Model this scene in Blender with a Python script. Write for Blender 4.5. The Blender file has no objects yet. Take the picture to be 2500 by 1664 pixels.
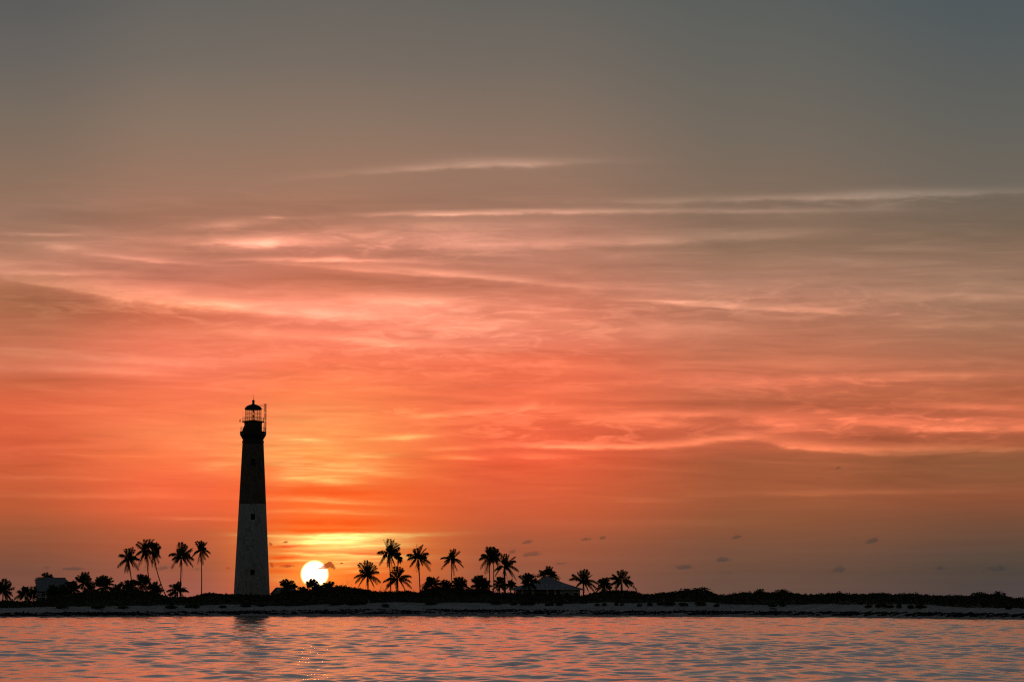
import bpy, math, random
import numpy as np
from mathutils import Vector, Matrix

S = bpy.context.scene
COL = S.collection
PI = math.pi

# ---------------------------------------------------------------- camera
F = 6944.0                       # focal length in photograph pixels (2500 wide), about 100 mm on full frame
CAM_H = 2.7
HOR = 1474.0
TILT = math.atan((HOR - 832.0) / F)
cam_d = bpy.data.cameras.new("camera")
cam_d.sensor_width = 36.0
cam_d.lens = 36.0 * F / 2500.0
cam_d.clip_start = 0.5
cam_d.clip_end = 60000.0
cam = bpy.data.objects.new("camera", cam_d)
COL.objects.link(cam)
cam.location = (0, 0, CAM_H)
cam.rotation_euler = (PI / 2 + TILT, 0, 0)
S.camera = cam

def ray(px, py):
    x = (px - 1250.0) / F
    y = (832.0 - py) / F
    c, s = math.cos(TILT), math.sin(TILT)
    return Vector((x, c - y * s, s + y * c))

def at(px, py, Y):
    """world point seen at photograph pixel (px, py) standing at depth Y"""
    r = ray(px, py)
    k = Y / r.y
    return Vector((r.x * k, Y, CAM_H + r.z * k))

def azel(px, py):
    r = ray(px, py).normalized()
    return math.degrees(math.atan2(r.x, r.y)), math.degrees(math.asin(r.z))

# ---------------------------------------------------------------- render settings
S.view_settings.view_transform = 'Standard'
S.view_settings.look = 'None'
S.view_settings.exposure = 0.0
S.view_settings.gamma = 1.0
S.render.engine = 'CYCLES'
S.cycles.max_bounces = 6
S.cycles.transparent_max_bounces = 12
S.cycles.use_denoising = False
S.cycles.sample_clamp_indirect = 4.0
S.cycles.filter_width = 1.2
S.cycles.use_adaptive_sampling = True
S.cycles.adaptive_min_samples = 10
S.cycles.adaptive_threshold = 0.012

# ---------------------------------------------------------------- node helpers
def lin(c):
    return [((v / 255.0) / 12.92 if v / 255.0 <= 0.04045 else ((v / 255.0 + 0.055) / 1.055) ** 2.4) for v in c]

class NT:
    def __init__(self, tree):
        self.t = tree; self.N = tree.nodes; self.L = tree.links
    def put(self, sock, v):
        if isinstance(v, bpy.types.NodeSocket): self.L.new(v, sock)
        elif v is not None:
            try: sock.default_value = v
            except Exception: sock.default_value = (*v, 1.0)
    def m(self, op, a, b=None, c=None, clamp=False):
        n = self.N.new('ShaderNodeMath'); n.operation = op; n.use_clamp = clamp
        self.put(n.inputs[0], a); self.put(n.inputs[1], b); self.put(n.inputs[2], c)
        return n.outputs[0]
    def vm(self, op, a, b=None, c=None):
        n = self.N.new('ShaderNodeVectorMath'); n.operation = op
        self.put(n.inputs[0], a)
        if b is not None: self.put(n.inputs[1], b)
        if c is not None: self.put(n.inputs[2], c)
        return n.outputs['Value'] if op in ('DOT_PRODUCT', 'LENGTH', 'DISTANCE') else n.outputs['Vector']
    def xyz(self, x=0.0, y=0.0, z=0.0):
        n = self.N.new('ShaderNodeCombineXYZ')
        for i, v in enumerate((x, y, z)): self.put(n.inputs[i], v)
        return n.outputs[0]
    def sep(self, v):
        n = self.N.new('ShaderNodeSeparateXYZ'); self.put(n.inputs[0], v); return n.outputs
    def rng(self, v, a, b, c=0.0, d=1.0, kind='SMOOTHSTEP'):
        n = self.N.new('ShaderNodeMapRange'); n.interpolation_type = kind
        for i, q in enumerate((v, a, b, c, d)): self.put(n.inputs[i], q)
        return n.outputs[0]
    def mix(self, f, a, b, mode='MIX'):
        n = self.N.new('ShaderNodeMix'); n.data_type = 'RGBA'; n.blend_type = mode; n.clamp_factor = True
        self.put(n.inputs[0], f)
        for s, v in ((n.inputs[6], a), (n.inputs[7], b)):
            self.put(s, v if isinstance(v, bpy.types.NodeSocket) else (*v[:3], 1.0))
        return n.outputs[2]
    def noise(self, vec, scale=1.0, detail=4.0, rough=0.5, dist=0.0, col=False, lac=2.0):
        n = self.N.new('ShaderNodeTexNoise')
        if vec is not None: self.L.new(vec, n.inputs['Vector'])
        n.inputs['Scale'].default_value = scale; n.inputs['Detail'].default_value = detail
        n.inputs['Roughness'].default_value = rough; n.inputs['Distortion'].default_value = dist
        n.inputs['Lacunarity'].default_value = lac
        return n.outputs['Color'] if col else n.outputs['Fac']
    def ramp(self, fac, stops, interp='LINEAR'):
        n = self.N.new('ShaderNodeValToRGB'); self.L.new(fac, n.inputs[0])
        cr = n.color_ramp; cr.interpolation = interp
        stops = sorted(stops)
        while len(cr.elements) < len(stops): cr.elements.new(0.5)
        for e, (p, c) in zip(cr.elements, stops):
            e.position = p
        for e, (p, c) in zip(cr.elements, stops):
            e.color = (*c[:3], 1.0)
        return n.outputs[0]

# ---------------------------------------------------------------- sky and sun
SUN_AZ, SUN_EL = azel(768, 1401)
sun_dir = Vector((math.sin(math.radians(SUN_AZ)) * math.cos(math.radians(SUN_EL)),
                  math.cos(math.radians(SUN_AZ)) * math.cos(math.radians(SUN_EL)),
                  math.sin(math.radians(SUN_EL))))
W = bpy.data.worlds.new("World"); W.use_nodes = True
W.node_tree.nodes.clear()
w = NT(W.node_tree)
tc = w.N.new('ShaderNodeTexCoord').outputs['Generated']
d = w.vm('NORMALIZE', tc)
sx, sy, sz = w.sep(d)
RAD = 180.0 / PI
az = w.m('MULTIPLY', w.m('ARCTAN2', sx, sy), RAD)
el = w.m('MULTIPLY', w.m('ARCSINE', sz), RAD)
ELMAX = 15.0

COLS = {
 30: [(0,(92,92,90)),(150,(105,100,94)),(300,(122,108,94)),(450,(143,113,93)),(540,(154,116,95)),(600,(172,122,98)),(660,(182,118,94)),(700,(174,108,80)),
      (760,(178,106,76)),(860,(206,112,84)),(900,(216,114,86)),(930,(208,100,68)),(1000,(226,98,66)),(1080,(218,92,60)),(1150,(208,92,58)),(1230,(190,88,54)),(1290,(160,84,56)),(1350,(138,78,58)),(1400,(124,76,62)),(1450,(128,78,66))],
 450:[(0,(103,100,94)),(150,(115,107,97)),(300,(137,116,99)),(450,(157,119,97)),(540,(168,117,93)),(600,(188,122,98)),(660,(200,122,100)),(700,(214,122,98)),
      (760,(214,112,82)),(850,(240,118,90)),(890,(252,126,98)),(940,(250,116,84)),(1000,(252,118,78)),(1060,(254,126,80)),(1120,(255,116,70)),(1180,(248,102,64)),(1240,(235,96,60)),(1300,(192,90,58)),(1380,(160,86,64)),(1450,(158,88,76))],
 790:[(0,(105,101,94)),(150,(117,107,97)),(300,(138,116,99)),(450,(160,120,97)),(540,(172,118,94)),(610,(196,124,100)),(690,(206,116,88)),
      (760,(246,132,106)),(840,(252,124,94)),(900,(254,120,82)),(960,(255,125,78)),(1040,(255,130,74)),(1100,(255,130,66)),(1150,(255,116,54)),(1200,(255,102,42)),(1260,(255,104,42)),(1320,(255,118,42)),(1400,(252,112,34)),(1450,(236,96,40))],
 1270:[(0,(101,99,93)),(150,(115,106,96)),(300,(133,113,97)),(430,(150,117,97)),(500,(158,118,96)),(560,(180,124,102)),(640,(190,124,101)),(700,(194,116,92)),
      (760,(224,124,98)),(830,(236,124,98)),(880,(238,108,78)),(960,(242,106,74)),(1020,(246,106,72)),(1080,(242,98,66)),(1120,(238,90,58)),(1180,(226,92,58)),(1250,(208,90,56)),(1320,(172,86,58)),(1400,(148,84,64)),(1450,(142,84,70))],
 1830:[(0,(90,94,91)),(200,(104,101,93)),(350,(117,106,93)),(470,(129,108,91)),(600,(147,114,92)),(690,(174,122,100)),(740,(180,119,96)),(800,(186,114,90)),
      (880,(202,112,84)),(930,(216,110,82)),(965,(190,98,70)),(1020,(204,98,70)),(1090,(188,92,64)),(1130,(164,86,57)),(1200,(162,86,56)),(1270,(142,82,56)),(1330,(122,78,60)),(1400,(106,74,62)),(1450,(104,75,66))],
 2470:[(0,(80,89,91)),(150,(89,93,91)),(300,(99,98,91)),(450,(111,102,90)),(560,(122,101,83)),(700,(160,119,97)),(800,(158,108,85)),
      (900,(178,102,76)),(950,(178,95,66)),(1020,(196,98,70)),(1075,(170,88,60)),(1110,(146,86,58)),(1150,(140,83,56)),(1220,(142,78,54)),(1280,(118,74,56)),(1350,(92,70,60)),(1400,(80,66,60)),(1450,(80,66,66))],
}
# gentle wandering of the bands so that they never run dead level
warp_n = w.noise(w.xyz(w.m('MULTIPLY', az, 0.16), w.m('MULTIPLY', el, 0.6), 3.1), 1.0, 2.0, 0.5)
el_w = w.m('ADD', el, w.m('MULTIPLY', w.m('SUBTRACT', warp_n, 0.5), 0.35))
elf = w.m('DIVIDE', w.m('ADD', el_w, 1.0), ELMAX + 1.0, clamp=True)
sky_c = None; prev = None
for px in sorted(COLS):
    stops = [((azel(px, py)[1] + 1.0) / (ELMAX + 1.0), lin(c)) for py, c in COLS[px]]
    stops.append((1.0, lin((90, 88, 91))))
    r = w.ramp(elf, stops)
    a0 = azel(px, 1200)[0]
    sky_c = r if sky_c is None else w.mix(w.rng(az, prev, a0), sky_c, r)
    prev = a0

# --- cirrus: every streak is a curved, soft edged band in (azimuth, elevation) degrees
fine = w.noise(w.xyz(w.m('MULTIPLY', az, 1.1), w.m('MULTIPLY', el, 5.0), 7.7), 1.0, 5.0, 0.62)
swirl = w.noise(w.xyz(w.m('MULTIPLY', az, 0.55), w.m('MULTIPLY', el, 2.0), 1.3), 1.0, 4.0, 0.6)
dx_w = w.m('MULTIPLY', w.m('SUBTRACT', swirl, 0.5), 0.9)
dy_w = w.m('MULTIPLY', w.m('SUBTRACT', fine, 0.5), 0.13)
P = (w.m('ADD', az, dx_w), w.m('ADD', el, dy_w))

PXD = 6944.0 / RAD      # photograph pixels per degree, 121.2
def streak(x0, y0, x1, y1, up, down, amp, sag=0.0, acc=0.0):
    """from (x0,y0) to (x1,y1) in photograph pixels; sag>0 bows the middle downwards; up/down = soft width in pixels"""
    a0, e0 = azel(x0, y0); a1, e1 = azel(x1, y1)
    ca, ce = (a0 + a1) / 2, (e0 + e1) / 2 - sag / PXD
    half = max((a1 - a0) / 2, 0.05)
    sl_ = (e1 - e0) / (a1 - a0)
    qx = w.m('SUBTRACT', P[0], ca); qy = w.m('SUBTRACT', P[1], ce)
    line = w.m('MULTIPLY', qx, w.m('MULTIPLY_ADD', qx, (sag / PXD) / half ** 2, sl_)) if abs(sag) > .5 else w.m('MULTIPLY', qx, sl_)
    y = w.m('SUBTRACT', qy, line)
    yy = w.m('MULTIPLY', y, PXD / up) if up == down else w.m('MAXIMUM', w.m('MULTIPLY', y, PXD / up), w.m('MULTIPLY', y, -PXD / down))
    xx = w.m('MULTIPLY', qx, 1.0 / (half * 0.85))
    rr = w.m('MULTIPLY_ADD', xx, xx, w.m('MULTIPLY', yy, yy))
    return w.m('MULTIPLY_ADD', w.m('POWER', math.exp(-1.0), rr), amp, acc)
def total(lst):
    # running sum, one streak after the other
    s = 0.0
    for a_ in lst: s = streak(*a_, acc=s)
    return s
k = 1.0611
def D(*a): return [v * k if i < 4 else v for i, v in enumerate(a)]   # coordinates read on the 2356 px view
LIGHT = [
 D(760,404,1400,374, 16,7,.30,-8), D(1000,372,1300,380, 20,14,.16),
 D(1400,462,2400,437, 13,7,.42,4), D(1900,444,2230,440, 14,9,.20), D(1980,475,2080,470, 16,16,.16),
 D(780,498,1500,484, 9,6,.50,-3), D(1300,486,2060,482, 8,7,.24), D(870,492,1180,492,7,5,.25),
 D(420,524,640,512, 18,12,.45), D(440,556,760,560, 16,10,.75), D(520,570,720,548, 22,18,.45), D(600,500,660,502,5,4,.4),
 D(700,540,1250,520, 34,22,.30), D(1000,568,1900,532, 20,11,.30,6), D(780,560,1300,560, 26,24,.20),
 D(540,597,1000,604, 7,5,.60,-2), D(740,594,800,596, 10,7,.45), D(860,612,1400,662, 12,5,.42,4), D(600,600,1100,640,16,5,.30,2),
 D(-60,538,260,539, 6,5,.25), D(90,566,200,572, 10,8,.35), D(180,582,460,608, 9,5,.42,4), D(-60,600,500,560,34,30,.12),
 D(-80,618,760,722, 46,8,.48,22), D(-60,624,300,632, 8,6,.28), D(200,690,560,712, 24,8,.30,4), D(360,692,640,706, 14,8,.35), D(560,716,900,738, 26,9,.48,2),
 D(640,672,1240,700, 36,24,.22), D(860,690,1100,700,18,14,.25), D(700,700,1300,760,60,50,.22),
 D(1440,690,2010,722, 14,6,.40,2), D(1460,692,1640,694, 5,4,.34), D(1760,704,1960,718, 12,8,.24), D(1300,660,2100,690, 34,24,.14), D(2050,680,2420,684, 14,12,.26), D(1200,752,1900,762,22,18,.16), D(2050,748,2400,745,14,12,.20),
 D(0,812,500,842, 22,10,.16), D(60,850,420,858,14,8,.2), D(620,770,1120,800, 12,8,.26), D(800,792,960,796, 6,5,.30), D(300,760,800,780,24,20,.12), D(1000,830,1500,850,14,9,.14),
 D(1500,882,2360,866, 16,10,.16), D(2000,862,2360,860,8,6,.2), D(2080,930,2400,944, 14,8,.38), D(2140,906,2300,910,12,10,.15),
 D(950,958,1280,936,12,8,0.41), D(1350,956,1760,952,14,8,0.41), D(1330,962,1620,978,12,10,0.35),
 D(1140,1024,1530,1028,9,6,0.84,2), D(1380,1030,1760,1000,12,8,0.49,6), D(1150,1048,1330,1052,10,6,0.38), D(1560,1010,1760,1006,10,8,0.34),
 D(1700,1004,2080,1044,22,6,0.70,10), D(1800,970,2400,984,20,12,0.54), D(1740,968,1900,990,16,14,0.46), D(1900,1034,2400,1026,12,7,0.38), D(2000,992,2400,984,9,8,0.35), D(2060,1046,2400,1030,8,4,0.27),
 D(900,1008,1010,1004,8,6,0.47), D(980,1036,1100,1030,7,5,0.41), D(1010,1052,1120,1054,8,5,0.47),
 D(-40,1097,250,1100, 7,5,.16), D(-40,1138,500,1144, 12,8,.14), D(360,1190,560,1196, 6,4,.22), D(1500,1140,2400,1126,10,7,.18), D(1360,1150,1600,1150,8,6,.1), D(1300,1200,1800,1205,12,10,.07),
]
DARK = [
 D(560,614,1200,672, 12,26,.30,6), D(150,600,460,632, 10,20,.26,4), D(380,570,620,590,20,16,.22), D(-60,668,420,712, 16,34,.18,8), D(420,640,900,668,18,14,.14),
 D(-80,500,1000,486, 22,26,.10), D(500,470,1500,450,20,22,.08), D(1400,530,2400,500,14,20,.10), D(1380,570,2100,556,14,16,.12), D(1260,705,1900,740, 12,18,.10),
 D(-60,730,500,745,20,26,.12), D(-60,880,400,880,18,18,.14), D(1150,812,1640,826,18,20,.12), D(1500,930,2200,916, 16,18,.12), D(1900,1004,2120,1012,8,8,.26), D(1640,990,1720,1010,14,14,.16),
 D(1340,990,1620,1010,12,12,.10), D(1000,1080,1500,1085,14,24,.06),
 D(400,868,700,866,12,10,.06),
]
YEL = [
 D(440,1030,900,1040, 60,56,.10), D(560,955,900,965,40,40,.05), D(640,1065,920,1088, 16,10,.20,-2), D(640,1010,760,1014, 8,6,.18), D(780,1050,920,1048,6,5,.16),
 D(600,1146,870,1160, 8,5,.16), D(620,1110,700,1090,30,20,.10), D(660,1092,860,1110,22,16,.16), D(840,1010,980,1005,9,7,.14),
 D(600,1176,900,1180, 6,4,.12), D(440,1075,560,1070,14,10,.08), D(640,1098,800,1106,8,6,.14),
 D(610,1232,980,1229, 6,5,.50,2), D(640,1243,900,1238, 8,7,.72), D(680,1262,930,1252, 14,10,.50), D(640,1250,860,1247,6,4,.5),
 D(700,1284,960,1282, 10,8,.30), D(620,1272,900,1277, 4,3,.35), D(610,1290,880,1291,3,3,.26), D(700,1302,900,1298,7,5,.22), D(760,1316,900,1312,6,5,.12), D(620,1330,700,1340,14,14,.06),
 D(540,1228,620,1228,5,4,.10),
]
REDD = [
 D(560,1203,900,1200, 10,8,.22), D(600,1218,860,1219, 5,5,.24), D(560,1130,900,1128, 14,14,.16), D(610,1257,700,1254, 4,4,.50), D(600,1282,720,1281, 4,4,.42), D(740,1272,960,1272, 2.5,2.5,.40),
 D(600,1298,690,1297, 4,4,.30), D(800,1294,960,1292,3,3,.34), D(640,1266,820,1267,2.5,2.5,.25), D(600,1312,700,1314,6,6,.2), D(770,1322,900,1322,5,5,.16),
]
feath = w.noise(w.xyz(w.m('MULTIPLY_ADD', el, 1.2, w.m('MULTIPLY', az, 1.0)), w.m('MULTIPLY_ADD', az, -0.25, w.m('MULTIPLY', el, 5.2)), 21.0), 1.0, 6.0, 0.62, 0.9)
FEATH = [D(1650,975,2450,985,40,34,1.0), D(1000,1000,1650,1005,48,26,.8), D(880,950,1300,945,20,14,.7), D(420,545,1300,570,40,40,.55), D(1200,690,2400,705,50,44,.45),
 D(-60,690,700,740,60,30,.45), D(700,745,1500,760,70,60,.55), D(1500,890,2400,880,36,40,.4), D(1400,480,2400,448,14,12,.35), D(300,830,1500,860,70,50,.3)]
mod = w.rng(fine, 0.30, 0.70, 0.55, 1.45, 'LINEAR')
light = w.m('MULTIPLY', total([(*a[:4], a[4]*.82, a[5]*.82, a[6]*1.12, *a[7:]) for a in LIGHT]), w.m('MULTIPLY', mod, 1.35))
dark = w.m('MULTIPLY', total(DARK), 0.75)
yel = w.m('MULTIPLY', total(YEL), w.rng(w.noise(w.xyz(w.m('MULTIPLY', az, 0.9), w.m('MULTIPLY', el, 13.0), 9.0), 1.0, 4.0, 0.65), 0.32, 0.68, 0.35, 1.65, 'LINEAR'))
redd = w.m('MULTIPLY', total(REDD), w.m('MULTIPLY', mod, 1.3))
light = w.m('ADD', light, w.m('MULTIPLY', total(FEATH), w.rng(feath, 0.44, 0.68, -0.12, 0.74)))
# loose cirrus everywhere in the lit part of the sky
loose = w.noise(w.xyz(w.m('MULTIPLY', az, 0.42), w.m('MULTIPLY_ADD', el, 4.6, w.m('MULTIPLY', az, 0.05)), 11.0), 1.0, 6.0, 0.58, 0.6)
belt = w.m('MULTIPLY', w.rng(el, 1.2, 3.0), w.rng(el, 9.0, 6.8))
light = w.m('ADD', light, w.m('MULTIPLY', w.m('MULTIPLY', w.rng(loose, 0.46, 0.78), 0.26), belt))
dark = w.m('ADD', dark, w.m('MULTIPLY', w.m('MULTIPLY', w.rng(loose, 0.50, 0.26), 0.14), belt))
hazy = w.noise(w.xyz(w.m('MULTIPLY', az, 0.3), w.m('MULTIPLY', el, 7.0), 4.0), 1.0, 3.0, 0.5)
light = w.m('ADD', light, w.m('MULTIPLY', w.m('MULTIPLY', w.m('SUBTRACT', hazy, 0.5), 0.22), w.rng(el, 3.2, 1.0)))
sky_c = w.vm('MULTIPLY', sky_c, w.mix(w.rng(el, 8.0, 4.5), (1.01, 1.0, 1.02), (0.985, 1.075, 1.02)))
lv = w.vm('MULTIPLY', w.xyz(light, light, light), w.mix(w.rng(el, 5.0, 7.6), w.mix(w.rng(az, -1.0, 7.0), (0.55, 1.12, 1.15), (.90, .88, .85)), (.98, .92, .95)))
sky_c = w.vm('MULTIPLY', sky_c, w.vm('ADD', lv, (1.0, 1.0, 1.0)))
dv = w.vm('MULTIPLY', w.xyz(dark, dark, dark), (-0.9, -0.9, -0.95))
sky_c = w.vm('MULTIPLY', sky_c, w.vm('ADD', dv, (1.0, 1.0, 1.0)))
rv = w.vm('MULTIPLY', w.xyz(redd, redd, redd), (-0.05, -1.4, -2.2))
sky_c = w.vm('MULTIPLY', sky_c, w.vm('MAXIMUM', w.vm('ADD', rv, (1.0, 1.0, 1.0)), (0.0, 0.1, 0.1)))
yv = w.vm('MULTIPLY', w.xyz(yel, yel, yel), (0.35, 1.0, 0.33))
sky_c = w.vm('ADD', sky_c, yv)
rv2 = w.m('MULTIPLY', redd, w.rng(yel, 0.05, 0.4))
sky_c = w.vm('MULTIPLY', sky_c, w.vm('ADD', w.vm('MULTIPLY', w.xyz(rv2, rv2, rv2), (-0.1, -1.0, -1.2)), (1.0, 1.0, 1.0)))

# sun disc, a little aureole, and the small low clouds in front
ang = w.m('MULTIPLY', w.m('ARCCOSINE', w.m('MINIMUM', w.vm('DOT_PRODUCT', d, tuple(sun_dir)), 1.0)), RAD)
aur = w.m('EXPONENT', w.m('MULTIPLY', ang, -2.2))
sky_c = w.vm('ADD', sky_c, w.vm('MULTIPLY', w.xyz(aur, aur, aur), (0.30, 0.20, 0.03)))
disc = w.rng(ang, 0.294, 0.256)
sky_c = w.mix(disc, sky_c, w.mix(w.rng(el, azel(768, 1434)[1], azel(768, 1404)[1]), (1.15, 0.62, 0.16), w.mix(w.rng(ang, 0.215, 0.262), (9.0, 6.2, 3.4), (2.2, 1.35, 0.5))))

edge = w.noise(w.xyz(w.m('MULTIPLY', az, 9.0), w.m('MULTIPLY', el, 15.0), 0.0), 1.0, 5.0, 0.65)
P_smooth = P
P = (az, el)
def puffs(lst, col, soft=(0.42, 0.75), s0=None, mul=False, amp=1.35):
    global sky_c
    m_ = total(lst)
    m_ = w.m('ADD', m_, w.m('MULTIPLY', w.m('SUBTRACT', edge, 0.5), amp))
    sky_c = w.mix(w.m('MULTIPLY', w.rng(m_, *soft), s0 or 1.0), sky_c, w.vm('MULTIPLY', sky_c, col) if mul else col)
edge_a = edge
edge = w.noise(w.xyz(w.m('MULTIPLY', az, 20.0), w.m('MULTIPLY', el, 26.0), 0.0), 1.0, 4.0, 0.6)
puffs([(771,1388,806,1384,4,3,1.15), (784,1382,812,1378,5,4,1.2), (796,1375,812,1372,4,4,1.0), (806,1380,822,1386,5,7,.8),(826,1374,842,1374,2.5,2.5,.7)], lin((172,72,30)), (0.20, 0.80), 0.93)
edge = edge_a
puffs([(652,1324,668,1330,6,6,.9), (686,1324,708,1322,4,3,.9), (654,1376,672,1382,10,8,.75), (674,1382,730,1380,5,5,.8), (545,1387,570,1384,5,5,.7)], lin((186,74,36)), (0.36, 0.80), 0.8)
puffs([(1270,1326,1304,1320,5,4,1.1),(1240,1350,1262,1342,8,6,.8),(1270,1356,1326,1350,8,5,1.0),(1350,1376,1386,1374,4,3,.8),
       (1416,1317,1446,1314,4,4,1.1),(1460,1316,1482,1310,6,4,1.05),(1780,1314,1818,1306,5,4,1.0),(2112,1324,2148,1316,8,5,1.15),
       (1744,1368,1784,1366,9,4,1.1),(1638,1386,1700,1384,8,5,.95),(2026,1392,2070,1388,11,6,.8),(2270,1388,2320,1386,10,6,.55),(2390,1390,2480,1386,12,8,.6),
       (142,1388,215,1388,6,4,.85),(376,1389,420,1384,6,5,.9),(100,1386,128,1384,6,6,.55),(1720,1398,1830,1398,6,5,.35),(2036,1145,2058,1138,4,3,.8),(460,1389,500,1388,4,4,.6)],
      (0.58, 0.74, 0.92), (0.22, 0.80), 0.9, True)

far_az = w.m('ABSOLUTE', az)
front = w.m('MULTIPLY', w.rng(far_az, 75.0, 11.0), w.rng(el, 55.0, 18.0))
nish = w.N.new('ShaderNodeTexSky'); nish.sky_type = 'NISHITA'; nish.sun_disc = False
nish.sun_elevation = math.radians(SUN_EL); nish.sun_rotation = math.radians(SUN_AZ)
nish.air_density = 1.0; nish.dust_density = 1.0; nish.ozone_density = 1.0
bgN = w.N.new('ShaderNodeBackground'); w.L.new(nish.outputs[0], bgN.inputs[0]); bgN.inputs[1].default_value = 0.055
bgS = w.N.new('ShaderNodeBackground'); w.L.new(sky_c, bgS.inputs[0]); bgS.inputs[1].default_value = 1.0
mx = w.N.new('ShaderNodeMixShader'); w.L.new(front, mx.inputs[0]); w.L.new(bgN.outputs[0], mx.inputs[1]); w.L.new(bgS.outputs[0], mx.inputs[2])
wo = w.N.new('ShaderNodeOutputWorld'); w.L.new(mx.outputs[0], wo.inputs[0])
S.world = W
W.cycles.sampling_method = 'MANUAL'; W.cycles.sample_map_resolution = 512

sl = bpy.data.lights.new("sun", 'SUN'); sl.energy = 0.005; sl.angle = math.radians(0.55); sl.color = (1.0, 0.55, 0.22)
so = bpy.data.objects.new("sun", sl); COL.objects.link(so)
so.rotation_euler = (-sun_dir).to_track_quat('-Z', 'Y').to_euler()
so.location = (0, 0, 60)

# ---------------------------------------------------------------- materials
def mat(name):
    m = bpy.data.materials.new(name); m.use_nodes = True
    t = NT(m.node_tree); b = t.N['Principled BSDF']
    return m, t, b
def coords(t, kind='Object'):
    return t.N.new('ShaderNodeTexCoord').outputs[kind]
def bump(t, b, h, dist, strength=0.6):
    n = t.N.new('ShaderNodeBump'); n.inputs['Distance'].default_value = dist; n.inputs['Strength'].default_value = strength
    t.L.new(h, n.inputs['Height']); t.L.new(n.outputs[0], b.inputs['Normal'])
def plain(name, c1, c2, scale=3.0, rough=0.7, metal=0.0, bd=0.0, detail=5.0):
    m, t, b = mat(name)
    f = t.noise(coords(t), scale, detail, 0.6)
    t.L.new(t.ramp(f, [(0.3, c1), (0.7, c2)]), b.inputs['Base Color'])
    b.inputs['Roughness'].default_value = rough; b.inputs['Metallic'].default_value = metal
    if bd: bump(t, b, t.noise(coords(t), scale * 4, 4.0, 0.6), bd)
    return m
M_leaf = plain('palm_leaf', (.035, .055, .018), (.07, .095, .03), 1.5, 0.55)
M_dead = plain('dried_palm_leaf', (.06, .045, .03), (.12, .09, .055), 2.0, 0.8)
M_trunk = plain('palm_trunk_bark', (.07, .06, .05), (.15, .13, .11), 6.0, 0.9, bd=.02)
M_scrub = plain('scrub_leaf', (.028, .04, .018), (.075, .085, .035), 0.35, 0.65)
M_twig = plain('grey_dead_wood', (.10, .085, .07), (.18, .16, .13), 5.0, 0.9)
M_weed = plain('seaweed_wrack', (.012, .011, .010), (.035, .028, .02), 1.0, 0.75)
M_iron = plain('black_painted_iron', (.012, .012, .013), (.03, .027, .025), 3.0, 0.5, 0.0)
M_rust = plain('weathered_mast_steel', (.05, .025, .018), (.10, .05, .035), 5.0, 0.7)
M_roof = plain('grey_metal_roof', (.27, .29, .34), (.36, .38, .43), 1.2, 0.5)
M_wallp = plain('pale_house_wall', (.30, .30, .30), (.42, .41, .40), 1.5, 0.85)
M_trim = plain('white_trim', (.65, .65, .63), (.8, .8, .77), 2.0, 0.6)
M_dark = plain('shaded_opening', (.012, .01, .010), (.02, .018, .018), 2.0, 0.8)
M_coco = plain('coconut_husk', (.05, .06, .02), (.10, .08, .03), 4.0, 0.6)
M_conc = plain('old_concrete', (.30, .30, .29), (.45, .44, .42), 1.0, 0.9, bd=.01)

def tower_material():
    m, t, b = mat('lighthouse_masonry')
    co = coords(t); x, y_, z = t.sep(co)
    zsp = at(614, 1230, 700.0).z - 3.4
    black = t.rng(z, zsp - .04, zsp + .04)
    st = t.noise(t.vm('MULTIPLY', co, (1.0, 1.0, 0.45)), 1.1, 7.0, 0.68)
    st2 = t.noise(t.vm('MULTIPLY', co, (3.0, 3.0, 0.5)), 1.0, 5.0, 0.6)
    strip = t.m('EXPONENT', t.m('MULTIPLY', t.m('POWER', t.m('DIVIDE', t.m('SUBTRACT', x, .1), 1.8), 2.0), -1.0))
    dm = t.rng(t.m('ADD', st, t.m('MULTIPLY', strip, .07)), .52, .68)
    white = t.mix(t.m('MULTIPLY', dm, .62), (.50, .51, .55), (.22, .21, .21))
    white = t.mix(t.m('MULTIPLY', t.rng(st2, .5, .75), .30), white, (.32, .31, .31))
    tide = t.m('MULTIPLY', t.rng(z, 11.0, 2.0), .20)
    white = t.mix(t.m('MULTIPLY', tide, t.rng(st, .35, .6)), white, (.28, .26, .23))
    blk = t.mix(t.rng(st, .4, .7), (.115, .090, .075), (.19, .155, .13))
    t.L.new(t.mix(black, white, blk), b.inputs['Base Color'])
    b.inputs['Roughness'].default_value = .85
    bump(t, b, st, .03)
    return m
M_tower = tower_material()

m, t, b = mat('lantern_glass')
b.inputs['Base Color'].default_value = (.9, .92, .9, 1); b.inputs['Roughness'].default_value = .05
tr = t.N.new('ShaderNodeBsdfTransparent'); tr.inputs[0].default_value = (.86, .86, .86, 1)
gl = t.N.new('ShaderNodeBsdfGlossy'); gl.inputs['Roughness'].default_value = .06
fr = t.N.new('ShaderNodeFresnel'); fr.inputs[0].default_value = 1.5
ms = t.N.new('ShaderNodeMixShader'); t.N.remove(fr); ms.inputs[0].default_value = .07; t.L.new(tr.outputs[0], ms.inputs[1]); t.L.new(gl.outputs[0], ms.inputs[2])
t.L.new(ms.outputs[0], t.N['Material Output'].inputs['Surface'])
M_glass = m

m, t, b = mat('coral_sand')
co = coords(t)
n1 = t.noise(co, .25, 6.0, .6); n2 = t.noise(co, 2.0, 4.0, .6)
c = t.mix(t.rng(n1, .35, .7), (.46, .47, .46), (.62, .62, .60))
wet = t.rng(t.m('ADD', t.sep(co)[2], t.m('MULTIPLY', n2, .25)), .75, .35)
c = t.mix(wet, c, (.40, .40, .39))
t.L.new(c, b.inputs['Base Color']); b.inputs['Roughness'].default_value = .9
bump(t, b, n2, .08)
M_sand = m

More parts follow.
